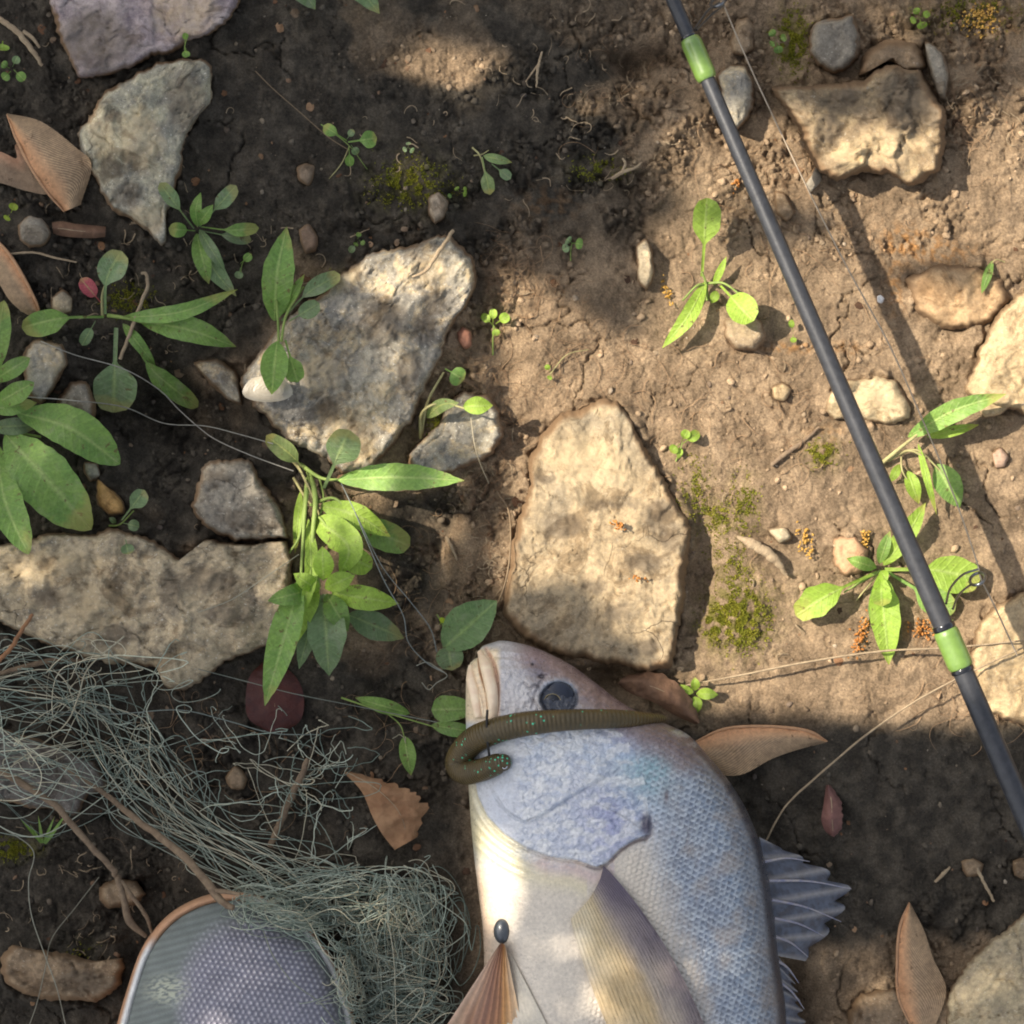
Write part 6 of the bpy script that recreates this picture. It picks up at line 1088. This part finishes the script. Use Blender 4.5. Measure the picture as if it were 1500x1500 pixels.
# shrink to the upper, which starts inside the rim
ko = .935; X = axp[None, :, 0]+(X-axp[None, :, 0])*ko; Y = axp[None, :, 1]+(Y-axp[None, :, 1])*ko
Z = shoe_h(X, Y, sv[:, None])
# knit: small raised stitches in the vamp window, ribs elsewhere
win = sst(1.14, .84, np.hypot((X-376-.12*(Y-1450))/118, (np.minimum(Y, 1500)-1500)/152)+.012*perlin(X/12, Y/12, 6)); 
wj = 1.2*perlin(X/16, Y/16, 31); stp = 9.0; a_ = (X+.12*Y+wj)/stp; b_ = (Y-.14*X+wj)/7.6; ofs = (np.floor(b_) % 2)*.5; st_ = np.exp(-(((a_-ofs) % 1-.5)/.24)**2-((b_ % 1-.5)/.30)**2)
rib = .5+.5*np.cos((Y*.96+X*.26)/6.2*2*np.pi/1.6)
Z = Z+win*.0015*st_*(1+.5*perlin(X/7, Y/7, 78))+(1-win)*.00045*rib*sst(1.0, .9, sv[:, None])
wc = lin((130, 128, 138))*(1-st_[..., None])+lin((212, 208, 212))*st_[..., None]; gc = lin((122, 128, 124))*(.86+.22*rib[..., None]); colr = gc*(1-win[..., None])+wc*win[..., None]
sc_ = sst(.0, .3, perlin(X/8, Y/3.5, 9)+.2)*np.exp(-(((X-245)/30)**2+((Y-1450)/20)**2)**1.5); colr = colr*(1-.8*sc_[..., None])+lin((192, 194, 172))*.8*sc_[..., None]
colr = colr*(1+.12*fbm(X/30, Y/30, 10, 3))[..., None]
us = MB(); us.add(P(X, Y, Z), gridq(K_, M_, True)[:, ::-1], colr.reshape(-1, 3)); us.build('knit_upper', m_vcol('knit_fabric', .85, .2, 1500, .0004, (.82, 1.15)), shoe)
# rim (midsole) : a rounded band round the outline
prf_ = [(.90,.0305),(.925,.0335),(.945,.0350),(.972,.0345),(1.0,.029),(1.014,.018),(1.006,.004),(.985,-.003)]
rows = []; 
for (k, z_) in prf_:
    rows.append(P(axp[:, 0]+(oc[:, 0]-axp[:, 0])*k, axp[:, 1]+(oc[:, 1]-axp[:, 1])*k, z_+0*oc[:, 0]))
V_ = np.stack(rows); ang_ = np.arctan2(oc[:, 1]-1480, oc[:, 0]-352)
org = sst(-2.62, -2.40, ang_)*sst(-1.35, -1.6, ang_); cr = np.zeros((len(prf_), M_, 3))
for i in range(len(prf_)):
    base_c = lin((226, 222, 214)) if i < 4 else lin((190, 128, 92)); m_ = np.clip(org+(1 if i >= 4 else 0), 0, 1)[:, None]; cr[i] = lin((222, 220, 214))*(1-m_)+lin((190, 146, 112))*m_
    cr[i] *= (1+.12*fbm(oc[:, 0]/20, oc[:, 1]/20, 12+i, 3))[:, None]
ms_ = MB(); ms_.add(V_, gridq(len(prf_), M_, True), cr.reshape(-1, 3)); ms_.add(V_, gridq(len(prf_), M_, True)[:, ::-1]*0+0 if False else gridq(len(prf_), M_, True), cr.reshape(-1, 3))
ms_ = MB(); ms_.add(V_, gridq(len(prf_), M_, True)[:, ::-1], cr.reshape(-1, 3)); ms_.build('midsole_rim', m_vcol('midsole_foam', .6, .3, 300, .0005, (.85, 1.1)), shoe)

# ------------------------------------------------------------------ unseen tree, its leaves placed along the sun rays to cast the wanted shade
LIT = [ # polygons (pixels on the ground), light level, blur px
 ([(690,402),(790,412),(850,455),(922,500),(958,430),(940,366),(1000,300),(985,230),(1040,140),(1140,178),(1230,186),(1300,196),(1392,215),(1425,140),(1700,110),(1700,1085),(1300,1068),(1150,1048),(1010,1035),(960,1000),(990,960),(945,940),(895,890),(850,868),(800,868),(750,895),(730,860),(726,700),(738,620),(705,560),(700,480),(690,450)], 1.0),
 ([(545,372),(690,365),(700,470),(650,560),(600,600),(560,500)], .8), ([(372,500),(470,480),(500,560),(480,640),(400,620)], .7),
 ([(470,620),(700,670),(690,740),(640,760),(630,860),(590,905),(430,905),(420,760)], .85), ([(30,785),(220,785),(330,840),(420,800),(425,860),(330,905),(150,905),(40,870)], .5),
 ([(300,680),(380,680),(420,780),(320,780)], .4), ([(700,590),(740,600),(735,660),(640,680),(650,590)], .7),
 ([(1150,1400),(1320,1405),(1330,1700),(1150,1700)], .45), ([(1400,1420),(1700,1390),(1700,1700),(1390,1700)], .45)]
BL = [(185,195,62,80,.5),(262,20,60,50,.6),(665,108,84,58,1.0),(900,140,105,100,.5),(635,262,64,32,.5),(570,230,50,60,.25),(1340,40,170,60,.6),(850,230,50,50,.12),(410,60,80,60,.25),(60,230,70,60,.4),(60,700,110,100,.3),(1000,180,50,80,.5),(600,1390,90,110,.45),(560,1180,60,50,.35)]
Lat_ = None
def dz(x, y, z): return x+SH.x*z/math.tan(SUN_EL)/S, y-SH.y*z/math.tan(SUN_EL)/S     # where a spot at height z meets the ground along the sun ray
for (x, y, z, rx, ry, v_) in ((722,1290,.045,50,84,1.6),(820,1330,.055,90,30,.4),(900,1450,.058,210,75,.5),(1080,1440,.045,60,80,.5),(400,1475,.066,110,60,.42),(980,1200,.05,60,60,.12)):
    kx = (CAM_H-z)/CAM_H; q = dz(750+(x-750)*kx, 750+(y-750)*kx, z); BL.append((q[0], q[1], rx, ry, v_))
DK = [(1150,335,75,30,-1.3),(1400,405,80,20,-1.4),(1325,145,80,48,-1.4),(1470,140,40,30,-.35),(930,300,60,50,-.5),(1100,200,40,30,-.3),(880,425,70,34,-.9),(760,350,120,30,-.8)]
gs = 12.; gx = np.arange(-420, 1921, gs); MX, MY = np.meshgrid(gx, gx); Lm = np.zeros_like(MX)
for pl, lv in LIT: Lm = np.maximum(Lm, inpoly(MX, MY, pl)*lv)
for (a, b, rx, ry, v_) in BL: Lm = np.maximum(Lm, v_*np.exp(-(((MX-a)/rx)**2+((MY-b)/ry)**2)**1.6))
for (a, b, rx, ry, v_) in DK: Lm = Lm+v_*np.exp(-(((MX-a)/rx)**2+((MY-b)/ry)**2)**1.6)
edge = np.maximum.reduce([sst(-100, -400, MX), sst(1600, 1900, MX), sst(-100, -400, MY), sst(1600, 1900, MY)])
Lm = np.clip(Lm*(1-edge)+.35*edge, 0, 1)
def Lat(x, y):
    i = np.clip(((y+420)/gs).round().astype(int), 0, len(gx)-1); j = np.clip(((x+420)/gs).round().astype(int), 0, len(gx)-1); return Lm[i, j]
ts = np.array(TO_SUN); e1 = np.cross(ts, [0, 0, 1.]); e1 /= np.linalg.norm(e1); e2 = np.cross(e1, ts)
rl = np.random.default_rng(3); NL = 42000; lx = rl.uniform(-400, 1900, NL); ly = rl.uniform(-400, 1900, NL); lr = rl.uniform(12, 27, NL)
mx = np.maximum.reduce([Lat(lx, ly)]+[Lat(lx+lr*a, ly+lr*b) for a, b in ((.75, 0), (-.75, 0), (0, .75), (0, -.75))]); av = np.mean([Lat(lx, ly)]+[Lat(lx+lr*a, ly+lr*b) for a, b in ((.75, 0), (-.75, 0), (0, .75), (0, -.75))], 0)
tgt = np.where((mx > .8) & (Lat(lx, ly) > .55), mx, av); acc = np.clip(-np.log(np.clip(tgt, .02, 1))/3.4, 0, 1); acc[tgt > .93] = 0
kp = rl.random(NL) < acc; lx, ly, lr = lx[kp], ly[kp], lr[kp]; n = len(lx)
dist = rl.uniform(1.25, 1.75, n); cen = np.column_stack([(lx-750)*S, (750-ly)*S, np.zeros(n)])+ts*dist[:, None]  # leaves added where the light map wants shade, a standing person's shadow included
kf = (np.abs(cen[:, 0]) < .25*np.maximum(CAM_H-cen[:, 2], 0)/CAM_H+.05) & (np.abs(cen[:, 1]) < .3) & (cen[:, 2] < CAM_H+.15); cen = cen[~kf]; lr = lr[~kf]; n = len(cen)
lv_ = np.array([(-1, 0), (-.5, .42), (.2, .5), (.75, .3), (1.15, 0), (.75, -.3), (.2, -.5), (-.5, -.42)]); V = []; 
for i in range(n):
    a = rl.uniform(0, 6.28); tl = rl.normal(size=3)*.35; nn = ts+tl; nn /= np.linalg.norm(nn); f1_ = e1*math.cos(a)+e2*math.sin(a); f1_ -= nn*np.dot(f1_, nn); f1_ /= np.linalg.norm(f1_); f2_ = np.cross(nn, f1_)
    V.append(cen[i]+(lv_[:, 0:1]*f1_+lv_[:, 1:2]*1.5*f2_)*lr[i]*S*1.05)
V = np.array(V).reshape(-1, 3); b_ = np.arange(n)[:, None]*8; F_ = np.concatenate([b_+[0, 1, 7, -1*0+7], b_+[1, 2, 6, 7], b_+[2, 3, 5, 6], b_+[3, 4, 5, 5]]); 
F_ = np.concatenate([b_+[1, 2, 6, 7], b_+[2, 3, 5, 6]]); T_ = np.concatenate([b_+[0, 1, 7], b_+[3, 4, 5]]); T_ = np.column_stack([T_, -np.ones(len(T_), int)])
tree = empty('shade_tree', -6000, 400, -.02, 'unseen leafy tree with its crown shaped to cast the shade on the ground', 'tree')
CRN = m_simple('tree_leaf', (84, 110, 48), (104, 128, 56), .6, 30, 0, .3)
cb = MB(); cb.add(V, np.concatenate([F_, T_])); cr_o = cb.build('shade_crown', CRN, tree, smooth=False); cr_o['kind'] = 'stuff'
BARK = m_simple('tree_bark', (110, 94, 76), (84, 72, 60), .9, 60, .004)
mb = MB(); tp = spline([[-2.25, .15, -.1], [-2.2, .17, .6], [-2.1, .2, 1.3], [-2.0, .25, 2.2], [-1.95, .2, 3.2]], 30); tube(mb, tp, np.linspace(.13, .06, 30), 16); mb.build('trunk', BARK, tree)
for a, b, c_ in (([-2.1,.2,1.2],[-1.8,.5,1.4],[-1.5,.72,1.4]),([-2.05,.2,1.5],[-1.6,-.2,1.35],[-1.2,-.45,1.15]),([-2.0,.22,1.9],[-1.97,.45,2.0],[-1.9,.7,2.1])):
    mb = MB(); tube(mb, spline([a, b, c_], 24), np.linspace(.03, .006, 24), 9); mb.build('branch', BARK, tree)
print('tris', sum(len(o.data.loops)-2*len(o.data.polygons) for o in scn.objects if o.type == 'MESH'))
